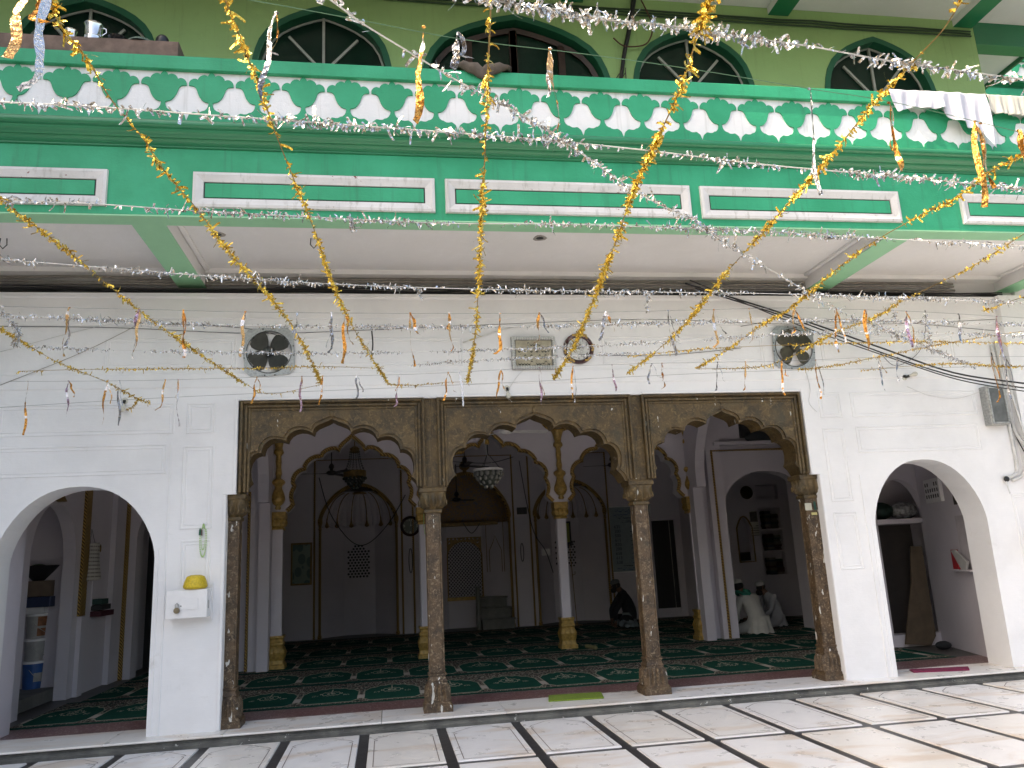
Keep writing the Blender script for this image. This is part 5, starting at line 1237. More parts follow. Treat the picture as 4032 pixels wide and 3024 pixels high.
pB = plain('blue_bucket_plastic', (.02, .10, .32), .35); pW = plain('white_bucket_plastic', (.38, .38, .37), .4); pO = plain('brown_print', (.30, .12, .05), .6, 0, .5, 20)
by = lx(*m1(190, 1500), bx).y
bucket(by, .25, .33, .125, pB, 'blue paint bucket with white lid, lowest in the left niche stack', None, ((.09, .20, pW),))
bucket(by, .605, .26, .125, pW, 'white bucket in the middle of the left niche stack', None, ((.05, .20, pW),))
t_ = bucket(by, .89, .30, .128, pW, 'white bucket with orange brown print, upper in the left niche stack', None, ((.03, .13, pO), (.16, .28, pO)))
pp = thing('paper_stack', (bx, by, 1.21), 'stack of papers and magazines on top of the buckets in the left niche', 'papers')
for k in range(5): MB().box(bx - .10 + rr(-.015, .015), bx + .13 + rr(-.015, .015), by - .12, by + .10, 1.212 + k * .016, 1.226 + k * .016).build('paper_bundle', WMET, pp)
MB().cbox(-4.80, -4.47, by - .17, by + .20, 1.295, 1.43, .006).build('blue_crate', plain('navy_plastic', (.02, .035, .09), .5), label='dark blue crate above the paper stack in the left niche', cat='crate')
MB().cbox(-4.78, -4.49, by - .13, by + .14, 1.432, 1.64, .004).build('cardboard_box', plain('cardboard', (.17, .125, .09), .8), label='brown cardboard box with tape on the crate in the left niche', cat='box')
MB().lathe([(0, 0), (.09, .0), (.20, .12), (.27, .20), (.26, .20), (.19, .13), (.08, .015), (0, .012)], (bx - .02, by + .05, 1.642), 24).build('iron_wok', BLACK, smooth=True, label='wide black iron pan on top of the left niche pile', cat='pan')
MB().ball((bx - .03, by, 1.80), .13, 10, 8, (1, 1, .5)).build('green_bundle', plain('green_net', (.05, .10, .03), .9, 0, .5, 30, .01), smooth=True, label='green netted bundle lying in the black iron pan', cat='bundle')
# calendar and books on the left wall
ch = thing('hanging_chart', (-4.16, 12.45, 1.6), 'curled paper chart hanging from a string on the left wall', 'chart')
vs_ = []; 
for j in range(9):
    for i in range(9):
        a, s_ = i / 8, j / 8; vs_.append((-4.15 + .05 * sin(a * 3) + .07 * s_ * s_ * a, 12.18 + .36 * a + .05 * s_ - .10 * s_ * s_, 2.12 - .52 * s_ + .03 * a))
m_ = MB().add(vs_, [(j * 9 + i, j * 9 + i + 1, (j + 1) * 9 + i + 1, (j + 1) * 9 + i) for j in range(8) for i in range(8)])
CH, t, b = newmat('printed_chart'); v = coords(t); s3 = t.nodes.new('ShaderNodeSeparateXYZ'); t.links.new(v, s3.inputs[0])
zz = (N(s3.outputs[2]) * 19).frac(); t.links.new(mix(t, (zz < .38).mn(noise(t, mapping(t, v, (1, 30, 1)), 3, 2) > .42), (.52, .50, .46), (.22, .20, .18)), b.inputs['Base Color'])
m_.build('sheet', CH, ch, smooth='all'); MB().tube([(-4.16, 12.22, 2.12), (-4.18, 12.30, 2.33), (-4.15, 12.38, 2.13)], .003, 4).build('string', CABLE, ch)
for k, (y0_, y1_, z_, mt, lab) in enumerate(((12.50, 13.05, 1.10, plain('maroon_cover', (.07, .012, .02), .6), 'maroon book lying lowest on the little left wall niche'), (12.52, 12.9, 1.19, plain('dark_cover', (.03, .03, .03), .6), 'black book in the middle of the left wall niche pile'), (12.52, 12.78, 1.27, plain('green_cover', (.02, .06, .05), .6), 'dark green book topmost on the left wall niche pile'))):
    MB().cbox(-4.199, -4.05, y0_, y1_, z_, z_ + .075, .004).build('book', mt, label=lab, cat='book', group='books on the left wall')
wallbox((0, 0), .001, .001, 9, WMET, 'x', 'x', 'x') if False else None
MB().box(-4.1995, -4.16, 13.9, 14.0, 1.2, 1.45).build('switch_plate', WMET, label='white switch plate at the far left wall before the dark opening', cat='switch') if False else None
# side-room furniture
ov = on_y(2780 + 565 * .2773, 1800 + 500 * .2773, 16.97)
MB().lathe([(0, -.02), (.13, -.02), (.15, -.012), (.15, 0)], (8.10, 16.98, 2.84), 28, 'y', wob=lambda th, h: .0).build('oval_plaque', plain('black_gold_plaque', (.05, .035, .01), .3, .3, .6, 30), label='small dark oval plaque on the side room wall above the men', cat='plaque')
wc = thing('wall_calendar', (8.2, 16.99, 1.86), 'paper wall calendar hanging left of the book niche in the side room', 'calendar'); MB().box(8.11, 8.30, 16.975, 16.985, 1.87, 2.41).build('sheet', CH, wc); MB().box(8.12, 8.29, 16.970, 16.9745, 2.18, 2.40).build('picture_block', plain('calendar_picture', (.15, .14, .12), .6, 0, .6, 25), wc)
rs = random.Random(5)
bm = [plain('book_%d' % k, c_, .6) for k, c_ in enumerate([(.03, .04, .06), (.10, .09, .07), (.05, .02, .02), (.02, .05, .04), (.16, .15, .13)])]
for (zb_, zt_) in ((2.011, 2.40), (1.531, 1.93), (1.0, 1.40)):
    for col_ in range(2):
        z_ = zb_ + .001
        while z_ < zt_ - .05 * (1 + col_):
            h_ = rs.uniform(.03, .06); kb = rs.randrange(5); x0_ = 8.50 + col_ * .17 + rs.uniform(-.01, .01)
            MB().box(x0_, x0_ + .15, 17.02 + rs.uniform(0, .03), 17.25, z_, z_ + h_).build('book', bm[kb], label='%s book in the %s stack on the %s side room shelf' % (('navy', 'tan', 'maroon', 'dark green', 'pale grey')[kb], ('left', 'right')[col_], 'upper' if zb_ > 2 else ('middle' if zb_ > 1.5 else 'lowest')), cat='book', group='stacked books in the side room niche'); z_ += h_ + .001
MB().box(7.85, 8.09, 17.1, 17.3, 1.335, 1.52).build('black_case', BLACK, label='black case at the bottom of the small gilt edged side room niche', cat='case')
# cloths in the high store niche
for k, (x_, w_, h_, mt, lab) in enumerate(((6.85, .30, .12, plain('dark_bundle', (.03, .035, .04), .9), 'dark cloth bundle in the high store niche at the right'), (7.35, .22, .10, plain('grey_bundle', (.20, .19, .20), .9), 'grey cloth bundle in the high store niche at the right'))):
    MB().ball((x_, 13.56, 3.525 + h_ * .6), w_, 12, 8, (1, .35, h_ / w_)).build('cloth_bundle', mt, smooth=True, label=lab, cat='bundle')
# right cell contents
c5 = lambda x, y: (3200 + x * .663, 1700 + y * .663)
def cell_side(px, py):
    # the slanted side wall runs from (7.45, 9.12) to (8.02, 10.98)
    d = ray(*c5(px, py)); n_ = Vector((1.86, -.57, 0)).normalized(); p0 = Vector((7.45, 9.12, 0)); k_ = (p0 - EYE).dot(n_) / d.dot(n_); return EYE + d * k_
def side_panel(a, b_, z0_, z1_, d0, d1, mat, name, parent=None, **kw):
    A = Vector((a.x, a.y, 0)); B2 = Vector((b_.x, b_.y, 0)); n_ = Vector((-1.86, .57, 0)).normalized()
    q = [A + n_ * d0, B2 + n_ * d0, B2 + n_ * d1, A + n_ * d1]
    return MB().prism([(p.x, p.y) for p in q], z0_, z1_, axis='z').build(name, mat, parent, **kw)
p0, p1 = cell_side(675, 290), cell_side(785, 410)
sp2 = thing('switch_panel', (p0.x, p0.y, p1.z), 'white switch panel with black slots inside the right arch', 'switch panel')
side_panel(p0, p1, p1.z, p0.z, .001, .05, WMET, 'plate', sp2)
for r_ in range(3):
    for c_ in range(6):
        if r_ == 2 and c_ in (2, 3): continue
        f_ = (c_ + .6) / 6.6; q = p0.lerp(p1, f_); q2 = p0.lerp(p1, f_ + .05); z_ = p1.z + .06 + r_ * .085; side_panel(q, q2, z_, z_ + .05, .051, .056, BLACK, 'switch', sp2)
q0, q1 = cell_side(840, 330), cell_side(905, 425)
side_panel(q0, q1, q1.z, q0.z, .001, .04, plain('broken_board', (.07, .065, .05), .8, 0, .5, 20), 'broken_meter_board', label='broken dark board on the right cell wall with torn plaster', cat='board')
nl, nr_ = cell_side(845, 500), cell_side(985, 815)
side_panel(nl, nr_, nr_.z - .02, nl.z, .0008, .006, plain('niche_shade_tone', (.50, .47, .50), .8, 0, .2, 5), 'niche_shade_patch', B)  # flat darker patch drawn for the wall niche, its shade put into the colour
s1, s2 = cell_side(845, 700), cell_side(985, 820)
side_panel(s1, s2, s2.z - .02, s2.z, .001, .10, WHITE_IN, 'wall_shelf', B)
r1 = cell_side(850, 760); side_panel(r1, r1.lerp(cell_side(880, 760), 1), s2.z + .0, s2.z + .26, .02, .05, plain('red_cover', (.45, .02, .03), .5), 'red_book', label='red booklet standing on the shelf in the right arch cell', cat='book')
a, b_ = cell_side(875, 790), cell_side(960, 790)
n_ = Vector((-1.86, .57, 0)).normalized(); m_ = MB(); zt = s2.z
pts = [(a, .25), (a.lerp(b_, .25), .26), (b_, .10), (b_.lerp(a, .15), .0), (a.lerp(b_, .55), .0)]
v1 = [(p.x + n_.x * .06, p.y + n_.y * .06, zt + h_) for p, h_ in pts]; v2 = [(p.x + n_.x * .09, p.y + n_.y * .09, zt + h_) for p, h_ in pts]
m_.add(v1 + v2, [(0, 1, 2, 3, 4), (9, 8, 7, 6, 5)] + [(i, (i + 1) % 5, (i + 1) % 5 + 5, i + 5) for i in range(5)]); m_.build('paper_folder', plain('grey_folder', (.42, .42, .41), .7), label='grey folder leaning over the red booklet in the right arch cell', cat='folder')
# plywood boards in the recess, bundles above
pb = [on_y(*c5(*q), 10.93) for q in ((575, 680), (640, 680), (725, 1210), (700, 1285), (545, 1262), (580, 900))]
MB().prism([(p.x, max(p.z, .096)) for p in pb], 10.90, 10.925).build('plywood_board', plain('plywood', (.11, .08, .052), .75, 0, .3, 6), label='bent brown plywood board leaning in the right arch recess', cat='board')
MB().box(7.285, 7.97, 11.22, 11.26, .262, 1.84).build('dark_board', plain('dark_board', (.035, .028, .025), .7), label='tall dark board standing inside the right arch recess', cat='board')
MB().ball((7.50, 11.28, 2.06), .24, 12, 8, (1, .8, .58)).build('green_tarpaulin', plain('dark_green_tarp', (.012, .04, .03), .6, 0, .5, 10, .02), smooth=True, label='dark green folded tarpaulin on the recess shelf in the right arch', cat='tarpaulin')
MB().ball((7.88, 11.22, 2.05), .22, 12, 8, (1, .8, .62)).build('plastic_bag', plain('crumpled_plastic', (.30, .31, .32), .25, 0, .7, 18, .03), smooth=True, label='crumpled clear plastic bag on the recess shelf beside the green tarpaulin', cat='bag')
p = on_z(*c5(780, 1290), .1)
MB().ball((p.x, p.y, .15), .09, 10, 8, (1.3, .9, .65)).build('black_bundle', plain('black_cloth', (.015, .017, .02), .9), smooth=True, label='small black bundle on the carpet inside the right arch', cat='bundle')
# stickers on the right column
for k, (x_, z_, w_, h_, mt, lab) in enumerate(((4.975, 2.05, .085, .085, plain('paper_note', (.45, .44, .36), .7), 'small written paper note stuck on the right stone column below its capital'), (5.06, 2.06, .028, .10, plain('green_sticker', (.01, .06, .045), .5), 'narrow dark green sticker beside the paper note on the right column'), (5.04, 1.965, .07, .03, plain('yellow_sticker', (.50, .46, .20), .6), 'small yellow sticker under the paper note on the right column'))):
    MB().box(x_ - w_ / 2, x_ + w_ / 2, 8.826, 8.829, z_ - h_ / 2, z_ + h_ / 2).build('sticker', mt, label=lab, cat='sticker')

# ================================================================== PEOPLE
SKIN = plain('brown_skin', (.13, .065, .038), .5); KURTA = plain('white_kurta', (.52, .51, .47), .85, 0, .15, 7, .004); KURTA2 = plain('grey_white_kurta', (.40, .40, .42), .85, 0, .15, 7, .004); VEST = plain('black_vest', (.008, .009, .012), .8); SCARF = plain('green_scarf', (.02, .22, .15), .8, 0, .3, 20, .004); HAIR = plain('black_hair', (.01, .009, .008), .7)
def person(base, joints, edges, lab, cloth, pants, capm, head, hands):
    """joints: name -> (x, y, z, radius); the body is one skinned mesh, clothes coloured by region"""
    t_ = thing('person', base, lab, 'person', 'men sitting in the hall')
    names = list(joints); me = bpy.data.meshes.new('body'); org = Vector(base)
    me.from_pydata([tuple(Vector(joints[n_][:3]) - org) for n_ in names], [(names.index(a), names.index(b_)) for a, b_ in edges], [])
    o = bpy.data.objects.new('body', me); col.objects.link(o)
    sk = o.modifiers.new('skin', 'SKIN'); sk.use_smooth_shade = True
    for i, n_ in enumerate(names):
        r = joints[n_][3]; r = r if isinstance(r, tuple) else (r, r); me.skin_vertices[0].data[i].radius = r; me.skin_vertices[0].data[i].use_root = (n_ == 'pelvis')
    ss = o.modifiers.new('sub', 'SUBSURF'); ss.levels = 2; ss.render_levels = 2
    bpy.context.view_layer.update()
    dg = bpy.context.evaluated_depsgraph_get(); me2 = bpy.data.meshes.new_from_object(o.evaluated_get(dg)); bpy.data.objects.remove(o)
    me2.name = 'body'; me2.materials.clear()
    for x_ in (SKIN, cloth, pants): me2.materials.append(x_)
    hp = [Vector(h_[:3]) - org for h_ in head]; hd = [(Vector(joints[h_][:3]) - org) for h_ in hands]; pelz = joints['pelvis'][2] - org.z
    for f in me2.polygons:
        c = f.center; k = 1
        if any((c - h_).length < .155 for h_ in hp): k = 0
        elif any((c - h_).length < .06 for h_ in hd): k = 0
        elif c.z < pelz - .02: k = 2
        f.material_index = k; f.use_smooth = True
    b_ = link('body', me2, base, t_)
    return t_
def face(t_, c, d, r, capm, capz, beard=False):
    """nose, ears, eyes and hair on a head centred c looking along d"""
    d = Vector(d).normalized(); s_ = d.cross(Vector((0, 0, 1))).normalized(); c = Vector(c)
    MB().ball(tuple(c + d * r * .98 + Vector((0, 0, -.01))), .016, 6, 5, (1, 1, 1.4)).build('nose', SKIN, t_, smooth=True)
    for sg in (-1, 1):
        MB().ball(tuple(c + s_ * sg * r * .93 + Vector((0, 0, -.005))), .024, 6, 5, (.5, 1, 1.3)).build('ear', SKIN, t_, smooth=True); MB().ball(tuple(c + d * r * .88 + s_ * sg * .034 + Vector((0, 0, .015))), .010, 6, 5).build('eye', BLACK, t_)
    MB().box(-.02, .02, -.002, .002, -.003, .003).build('mouth', plain('lips', (.10, .04, .03), .6), t_, org=Vector((0, 0, 0))).location = c + d * r * .93 + Vector((0, 0, -.05)) - Vector(t_.location)
    if beard: MB().ball(tuple(c + d * r * .5 + Vector((0, 0, -.085))), .07, 10, 8, (1, 1, .8)).build('beard', HAIR, t_, smooth=True)
    m_ = MB(); m_.lathe([(r * 1.10, 0), (r * 1.12, .02), (r * 1.06, .05), (r * .85, .072), (r * .4, .085), (0, .087)], (0, 0, 0), 20)
    q = Vector((d.x * .25, d.y * .25, 1)).to_track_quat('Z', 'Y'); m_.v = [tuple(c + Vector((0, 0, capz)) + q @ Vector(v_)) for v_ in m_.v]; m_.build('cap', capm, t_, smooth='all')
    m_ = MB(); m_.ball(tuple(c - d * .018 + Vector((0, 0, -.0))), r * 1.03, 14, 10, (1, 1, .95)); m_.v = [v_ for v_ in m_.v]; m_.build('hair', HAIR, t_, smooth='all')
def fingers(t_, c, d, mat=SKIN):
    d = Vector(d).normalized(); s_ = d.cross(Vector((0, .2, 1))).normalized(); c = Vector(c)
    for k in range(4):
        a = c + s_ * (k - 1.5) * .018; b1 = a + d * (.045 + .006 * (1 if k in (1, 2) else 0)); b2 = b1 + d * .025 + Vector((0, 0, -.018)); MB().tube([tuple(a), tuple(b1), tuple(b2)], .0085, 6, .006).build('finger', mat, t_, smooth=True)
    MB().tube([tuple(c - s_ * .03), tuple(c - s_ * .05 + d * .03), tuple(c - s_ * .045 + d * .055)], .010, 6, .007).build('thumb', mat, t_, smooth=True)
E1 = [('pelvis', 'waist'), ('waist', 'chest'), ('chest', 'neck'), ('neck', 'head'), ('head', 'crown'), ('chest', 'lsh'), ('lsh', 'lel'), ('lel', 'lhd'), ('chest', 'rsh'), ('rsh', 'rel'), ('rel', 'rhd'), ('pelvis', 'lhip'), ('lhip', 'lkn'), ('lkn', 'lft'), ('pelvis', 'rhip'), ('rhip', 'rkn'), ('rkn', 'rft')]
m1x, m1y = 6.58, 13.98
J1 = dict(pelvis=(m1x + .06, m1y, .26, (.17, .15)), waist=(m1x + .03, m1y + .02, .45, (.155, .125)), chest=(m1x - .06, m1y + .07, .66, (.17, .12)), neck=(m1x - .17, m1y + .13, .84, .058), head=(m1x - .21, m1y + .18, .935, (.080, .092)), crown=(m1x - .215, m1y + .19, 1.0, (.07, .075)),
    lsh=(m1x - .25, m1y + .05, .70, .075), lel=(m1x - .34, m1y + .02, .46, .058), lhd=(m1x - .26, m1y + .22, .30, .035), rsh=(m1x + .09, m1y + .14, .72, .075), rel=(m1x + .20, m1y + .30, .46, .058), rhd=(m1x + .02, m1y + .42, .34, .035),
    lhip=(m1x - .06, m1y + .06, .20, .12), lkn=(m1x - .34, m1y + .24, .17, .085), lft=(m1x - .10, m1y + .36, .12, .05), rhip=(m1x + .17, m1y + .10, .20, .12), rkn=(m1x + .36, m1y + .36, .17, .085), rft=(m1x + .08, m1y + .45, .12, .05))
t_ = person((m1x, m1y, .094), J1, E1, 'seated man with white kurta, white cap and green scarf, his back to the courtyard', KURTA, KURTA, None, [J1['head'], J1['crown']], ['lhd', 'rhd'])
face(t_, J1['head'][:3], (-.35, .9, -.35), .097, plain('white_cap', (.58, .57, .52), .9, 0, .2, 60, .003), .035)
fingers(t_, J1['lhd'][:3], (.2, .8, -.3)); fingers(t_, J1['rhd'][:3], (-.4, .8, -.3))
m_ = MB(); pts = [(J1['neck'][0] + .115 * cos(a) + .02, J1['neck'][1] + .10 * sin(a) - .02, J1['neck'][2] - .03 + .03 * sin(a * 2 + 1)) for a in [2 * pi * q / 18 for q in range(18)]]
m_.tube(pts, .030, 8, closed=True); m_.tube([(m1x - .06, m1y - .0, .78), (m1x - .11, m1y + .02, .84), (m1x - .16, m1y + .06, .86)], .035, 8); m_.build('scarf', SCARF, t_, smooth='all')
# kurta skirt spread on the carpet
def skirt(cx, cy, r0, r1, z0_, z1_, mat, t_, sx=1, sy=1, seed=1):
    rs = random.Random(seed); ph = rs.uniform(0, 6); rings = []
    for j in range(7):
        s_ = j / 6; r_ = r0 + (r1 - r0) * s_ ** 1.6; ring = []
        for k in range(44):
            a = 2 * pi * k / 44; w_ = 1 + .10 * s_ * sin(a * 7 + ph) + .06 * s_ * sin(a * 13 + ph * 2); ring.append((cx + r_ * w_ * cos(a) * sx, cy + r_ * w_ * sin(a) * sy, z0_ + (z1_ - z0_) * s_ + .012 * s_ * (1 + sin(a * 9 + ph))))
        rings.append(ring)
    MB().ring_loft(rings, cap=False).build('kurta_skirt', mat, t_, smooth='all')
skirt(m1x + .07, m1y + .0, .185, .235, .40, .10, KURTA, t_, 1.0, .75, 2)
m2x, m2y = 7.52, 15.05
J2 = dict(pelvis=(m2x, m2y, .25, (.16, .15)), waist=(m2x - .01, m2y, .42, (.14, .13)), chest=(m2x - .10, m2y, .60, (.14, .15)), neck=(m2x - .22, m2y, .76, .055), head=(m2x - .28, m2y - .01, .85, (.088, .080)), crown=(m2x - .28, m2y, .92, (.075, .07)),
    lsh=(m2x - .12, m2y - .17, .66, .068), lel=(m2x - .20, m2y - .22, .42, .052), lhd=(m2x - .36, m2y - .14, .30, .034), rsh=(m2x - .12, m2y + .17, .66, .068), rel=(m2x - .22, m2y + .22, .42, .052), rhd=(m2x - .38, m2y + .10, .30, .034),
    lhip=(m2x - .03, m2y - .09, .20, .12), lkn=(m2x - .34, m2y - .26, .18, .085), lft=(m2x - .22, m2y + .02, .12, .05), rhip=(m2x - .03, m2y + .09, .20, .12), rkn=(m2x - .34, m2y + .26, .18, .085), rft=(m2x - .12, m2y + .0, .14, .05))
t_ = person((m2x, m2y, .094), J2, E1, 'man in pale kurta and white cap sitting cross legged, bent forward facing left', KURTA2, KURTA2, None, [J2['head'], J2['crown']], ['lhd', 'rhd'])
face(t_, J2['head'][:3], (-.85, -.15, -.5), .084, plain('white_cap_b', (.48, .47, .45), .9), .035, True)
fingers(t_, J2['lhd'][:3], (-.8, .1, -.3)); fingers(t_, J2['rhd'][:3], (-.8, -.1, -.3)); skirt(m2x + .0, m2y, .16, .20, .33, .10, KURTA2, t_, 1, .9, 4)
m0x, m0y = 5.10, 16.9
J0 = dict(pelvis=(m0x + .02, m0y, .27, (.18, .16)), waist=(m0x + .03, m0y, .46, (.16, .14)), chest=(m0x - .05, m0y, .67, (.16, .17)), neck=(m0x - .17, m0y, .87, .062), head=(m0x - .26, m0y, .96, (.095, .085)), crown=(m0x - .26, m0y, 1.03, (.08, .075)),
    lsh=(m0x - .13, m0y - .18, .74, .075), lel=(m0x - .36, m0y - .20, .44, .058), lhd=(m0x - .35, m0y - .12, .20, .038), rsh=(m0x - .13, m0y + .18, .74, .075), rel=(m0x - .34, m0y + .20, .46, .055), rhd=(m0x - .36, m0y + .10, .22, .036),
    lhip=(m0x - .0, m0y - .10, .22, .13), lkn=(m0x - .20, m0y - .22, .30, .09), lft=(m0x - .24, m0y - .10, .12, .05), rhip=(m0x - .0, m0y + .10, .22, .13), rkn=(m0x - .22, m0y + .22, .30, .09), rft=(m0x - .26, m0y + .12, .12, .05))
LUN = plain('grey_lungi', (.20, .24, .25), .9, 0, .2, 8, .004)
t_ = person((m0x, m0y, .094), J0, E1, 'man in black vest and grey wrap crouching in profile beside the timetable board', VEST, LUN, None, [J0['head'], J0['crown']], ['lhd', 'rhd'])
face(t_, J0['head'][:3], (-1, -.05, -.25), .092, plain('grey_cap', (.16, .17, .17), .9), .045, True)
fingers(t_, J0['lhd'][:3], (-.1, .1, -.8)); fingers(t_, J0['rhd'][:3], (-.1, -.1, -.8)); skirt(m0x - .02, m0y - .02, .15, .21, .40, .10, LUN, t_, .9, .9, 6)

# ================================================================== TINSEL GARLANDS
def resample(path, step):
    P = [Vector(p) for p in path]; out = [P[0]]; acc = 0
    for a, b_ in zip(P, P[1:]):
        L_ = (b_ - a).length; t_ = step - acc
        while t_ < L_: out.append(a + (b_ - a) * (t_ / L_)); t_ += step
        acc = (acc + L_) % step if L_ > 0 else acc
        acc = L_ - (t_ - step) if True else acc
    return out
def leaf(m_, p, d, L_, w, curl, rs):
    """a curled strip of foil of 3 quads"""
    d = d.normalized(); s_ = d.cross(Vector((rs.uniform(-1, 1), rs.uniform(-1, 1), rs.uniform(-1, 1)))).normalized(); n_ = d.cross(s_)
    vs_ = []; k = 3; cur = Vector(p); dr_ = d.copy(); tw = rs.uniform(-.7, .7)
    for i in range(k + 1):
        ww = w * (1 - .15 * i / k) * .5; ss = (s_ + n_ * tw * i / k).normalized(); vs_ += [tuple(cur - ss * ww), tuple(cur + ss * ww)]
        dr_ = (dr_ + n_ * curl + Vector((0, 0, -.10))).normalized(); cur = cur + dr_ * (L_ / k)
    m_.add(vs_, [(2 * i, 2 * i + 1, 2 * i + 3, 2 * i + 2) for i in range(k)])
def run_on(px, pts, L_=2.4):
    """strands that leave the frame go on to their far fixings"""
    out_ = lambda q: q[0] < 0 or q[0] > 2212 or q[1] < 0
    if out_(px[0]): d = (pts[0] - pts[1]).normalized(); d.z = 0; pts = [pts[0] + d * L_, pts[0] + d * L_ * .5] + pts
    if out_(px[-1]): d = (pts[-1] - pts[-2]).normalized(); d.z = 0; pts = pts + [pts[-1] + d * L_ * .5, pts[-1] + d * L_]
    return pts
def garland(px, kind_, lab, dens=1.0, size=1.0, seed=0, Z=3.5, plane=None, clump=.5):
    rs = random.Random(seed + 100); pts = smoothpath([plane(a, b_) if plane else net(a, b_, Z) for a, b_ in px], 8)
    if not plane: pts = run_on(px, pts)
    t_ = thing('tinsel_garland', pts[0], lab, 'garland', 'gold tinsel garlands strung over the courtyard' if kind_ == 'g' else 'silver tinsel garlands strung over the courtyard')
    mt = GOLDF if kind_ == 'g' else SILVF
    MB().tube(pts, .0028 * size, 4).build('string', GOLD_D if kind_ == 'g' else PIPE_W, t_)
    fine = resample(pts, .0085 / dens); m_ = MB(); ph = rs.uniform(0, 9)
    for i, p in enumerate(fine[:-1]):
        q = sin(i * .05 + ph) * .5 + sin(i * .017 + ph * 2) * .5 + rs.uniform(-.5, .5)
        if q < -.55 * clump - .25: continue
        d = fine[i + 1] - p; d = d.normalized() if d.length > 0 else Vector((1, 0, 0))
        for _ in range(2 if q > .3 else 1):
            r_ = Vector((rs.gauss(0, 1), rs.gauss(0, 1), rs.gauss(-.25, 1))); r_ = (r_ - d * r_.dot(d) * .5).normalized()
            big = rs.random() < .10
            leaf(m_, p + r_ * .002, r_, (rs.uniform(.014, .030) if not big else rs.uniform(.035, .06)) * size, rs.uniform(.008, .014) * size ** .6, rs.uniform(-.9, .9), rs)
    m_.build('tinsel', mt, t_, kind='stuff')
    return t_
GA = [
 ([(-60, 372), (0, 430), (150, 545), (300, 670), (440, 770), (555, 845)], 'gold tinsel garland ending just below the left exhaust fan', 1, 1),
 ([(108, -40), (122, 40), (190, 130), (240, 215), (310, 300), (355, 370), (420, 445), (500, 550), (590, 650), (650, 735), (695, 830)], 'gold tinsel garland passing right of the left exhaust fan', 1, 1.1),
 ([(475, -30), (510, 60), (560, 190), (600, 300), (640, 400), (680, 500), (700, 560), (730, 640), (770, 720), (840, 830)], 'gold tinsel garland ending above the crown of the left arch', 1.1, 1.0),
 ([(1062, -30), (1058, 60), (1052, 200), (1048, 320), (1042, 440), (1036, 560), (1030, 680), (1022, 760), (1010, 825)], 'nearly upright gold tinsel garland in the middle of the view', 1.0, 1.15),
 ([(1545, -30), (1512, 60), (1470, 190), (1420, 300), (1365, 420), (1335, 510), (1300, 600), (1265, 690), (1230, 765), (1195, 818)], 'thick gold tinsel garland crossing the round clock', 2.1, 1.15),
 ([(2095, -30), (2040, 60), (1985, 120), (1890, 220), (1800, 330), (1720, 420), (1640, 510), (1560, 600), (1480, 700), (1410, 765), (1355, 805)], 'gold tinsel garland ending left of the right exhaust fan', 1.4, 1.1),
 ([(2262, 282), (2212, 330), (2140, 370), (2060, 430), (1980, 470), (1860, 540), (1750, 630), (1700, 670), (1640, 705), (1580, 750), (1505, 795)], 'gold tinsel garland passing over the right end of the soffit beam', 1.4, 1.0),
 ([(2262, 475), (2212, 505), (2100, 575), (2000, 625), (1940, 655), (1880, 690), (1800, 720), (1720, 765), (1640, 792), (1505, 797)], 'gold tinsel garland doubling back across the right exhaust fan', 1.0, .95),
 ([(-50, 685), (0, 710), (60, 745), (120, 780), (180, 805), (240, 830), (300, 862), (325, 870)], 'gold tinsel garland dropping at the far left toward the bulb', 1.1, .95),
 ([(40, 802), (180, 798), (330, 797), (560, 795), (700, 792), (830, 796)], 'gold tinsel garland running level below the left exhaust fan', .8, .8),
 ([(555, 848), (600, 850), (650, 840), (695, 830)], 'short gold tinsel link between the two left garland ends', .8, .8),
 ([(840, 830), (900, 832), (960, 826), (1010, 825)], 'short gold tinsel link above the first stone pier', .8, .8),
 ([(1355, 770), (1500, 755), (1700, 745), (1860, 740), (2010, 738), (2212, 742)], 'gold tinsel garland running level across the right exhaust fan', .9, .85),
 ([(1725, 798), (1800, 790), (1900, 770), (1990, 752), (2080, 735), (2212, 715)], 'gold tinsel garland rising right from below the right exhaust fan', .9, .85),
 ([(1860, 800), (1950, 792), (2060, 785), (2140, 790), (2212, 792)], 'lowest gold tinsel garland at the right edge above the metal cabinet', 1.2, .85),
 ([(2125, 672), (2170, 655), (2230, 635)], 'short gold tinsel end at the right edge below the soffit', 1.8, .9),
 ([(300, 862), (285, 880), (270, 886)], 'curled loose gold tinsel tail at the far left', 1.5, .8)]
for k, (px, lab, dn, sz) in enumerate(GA): garland(px, 'g', lab, dn, sz, k)
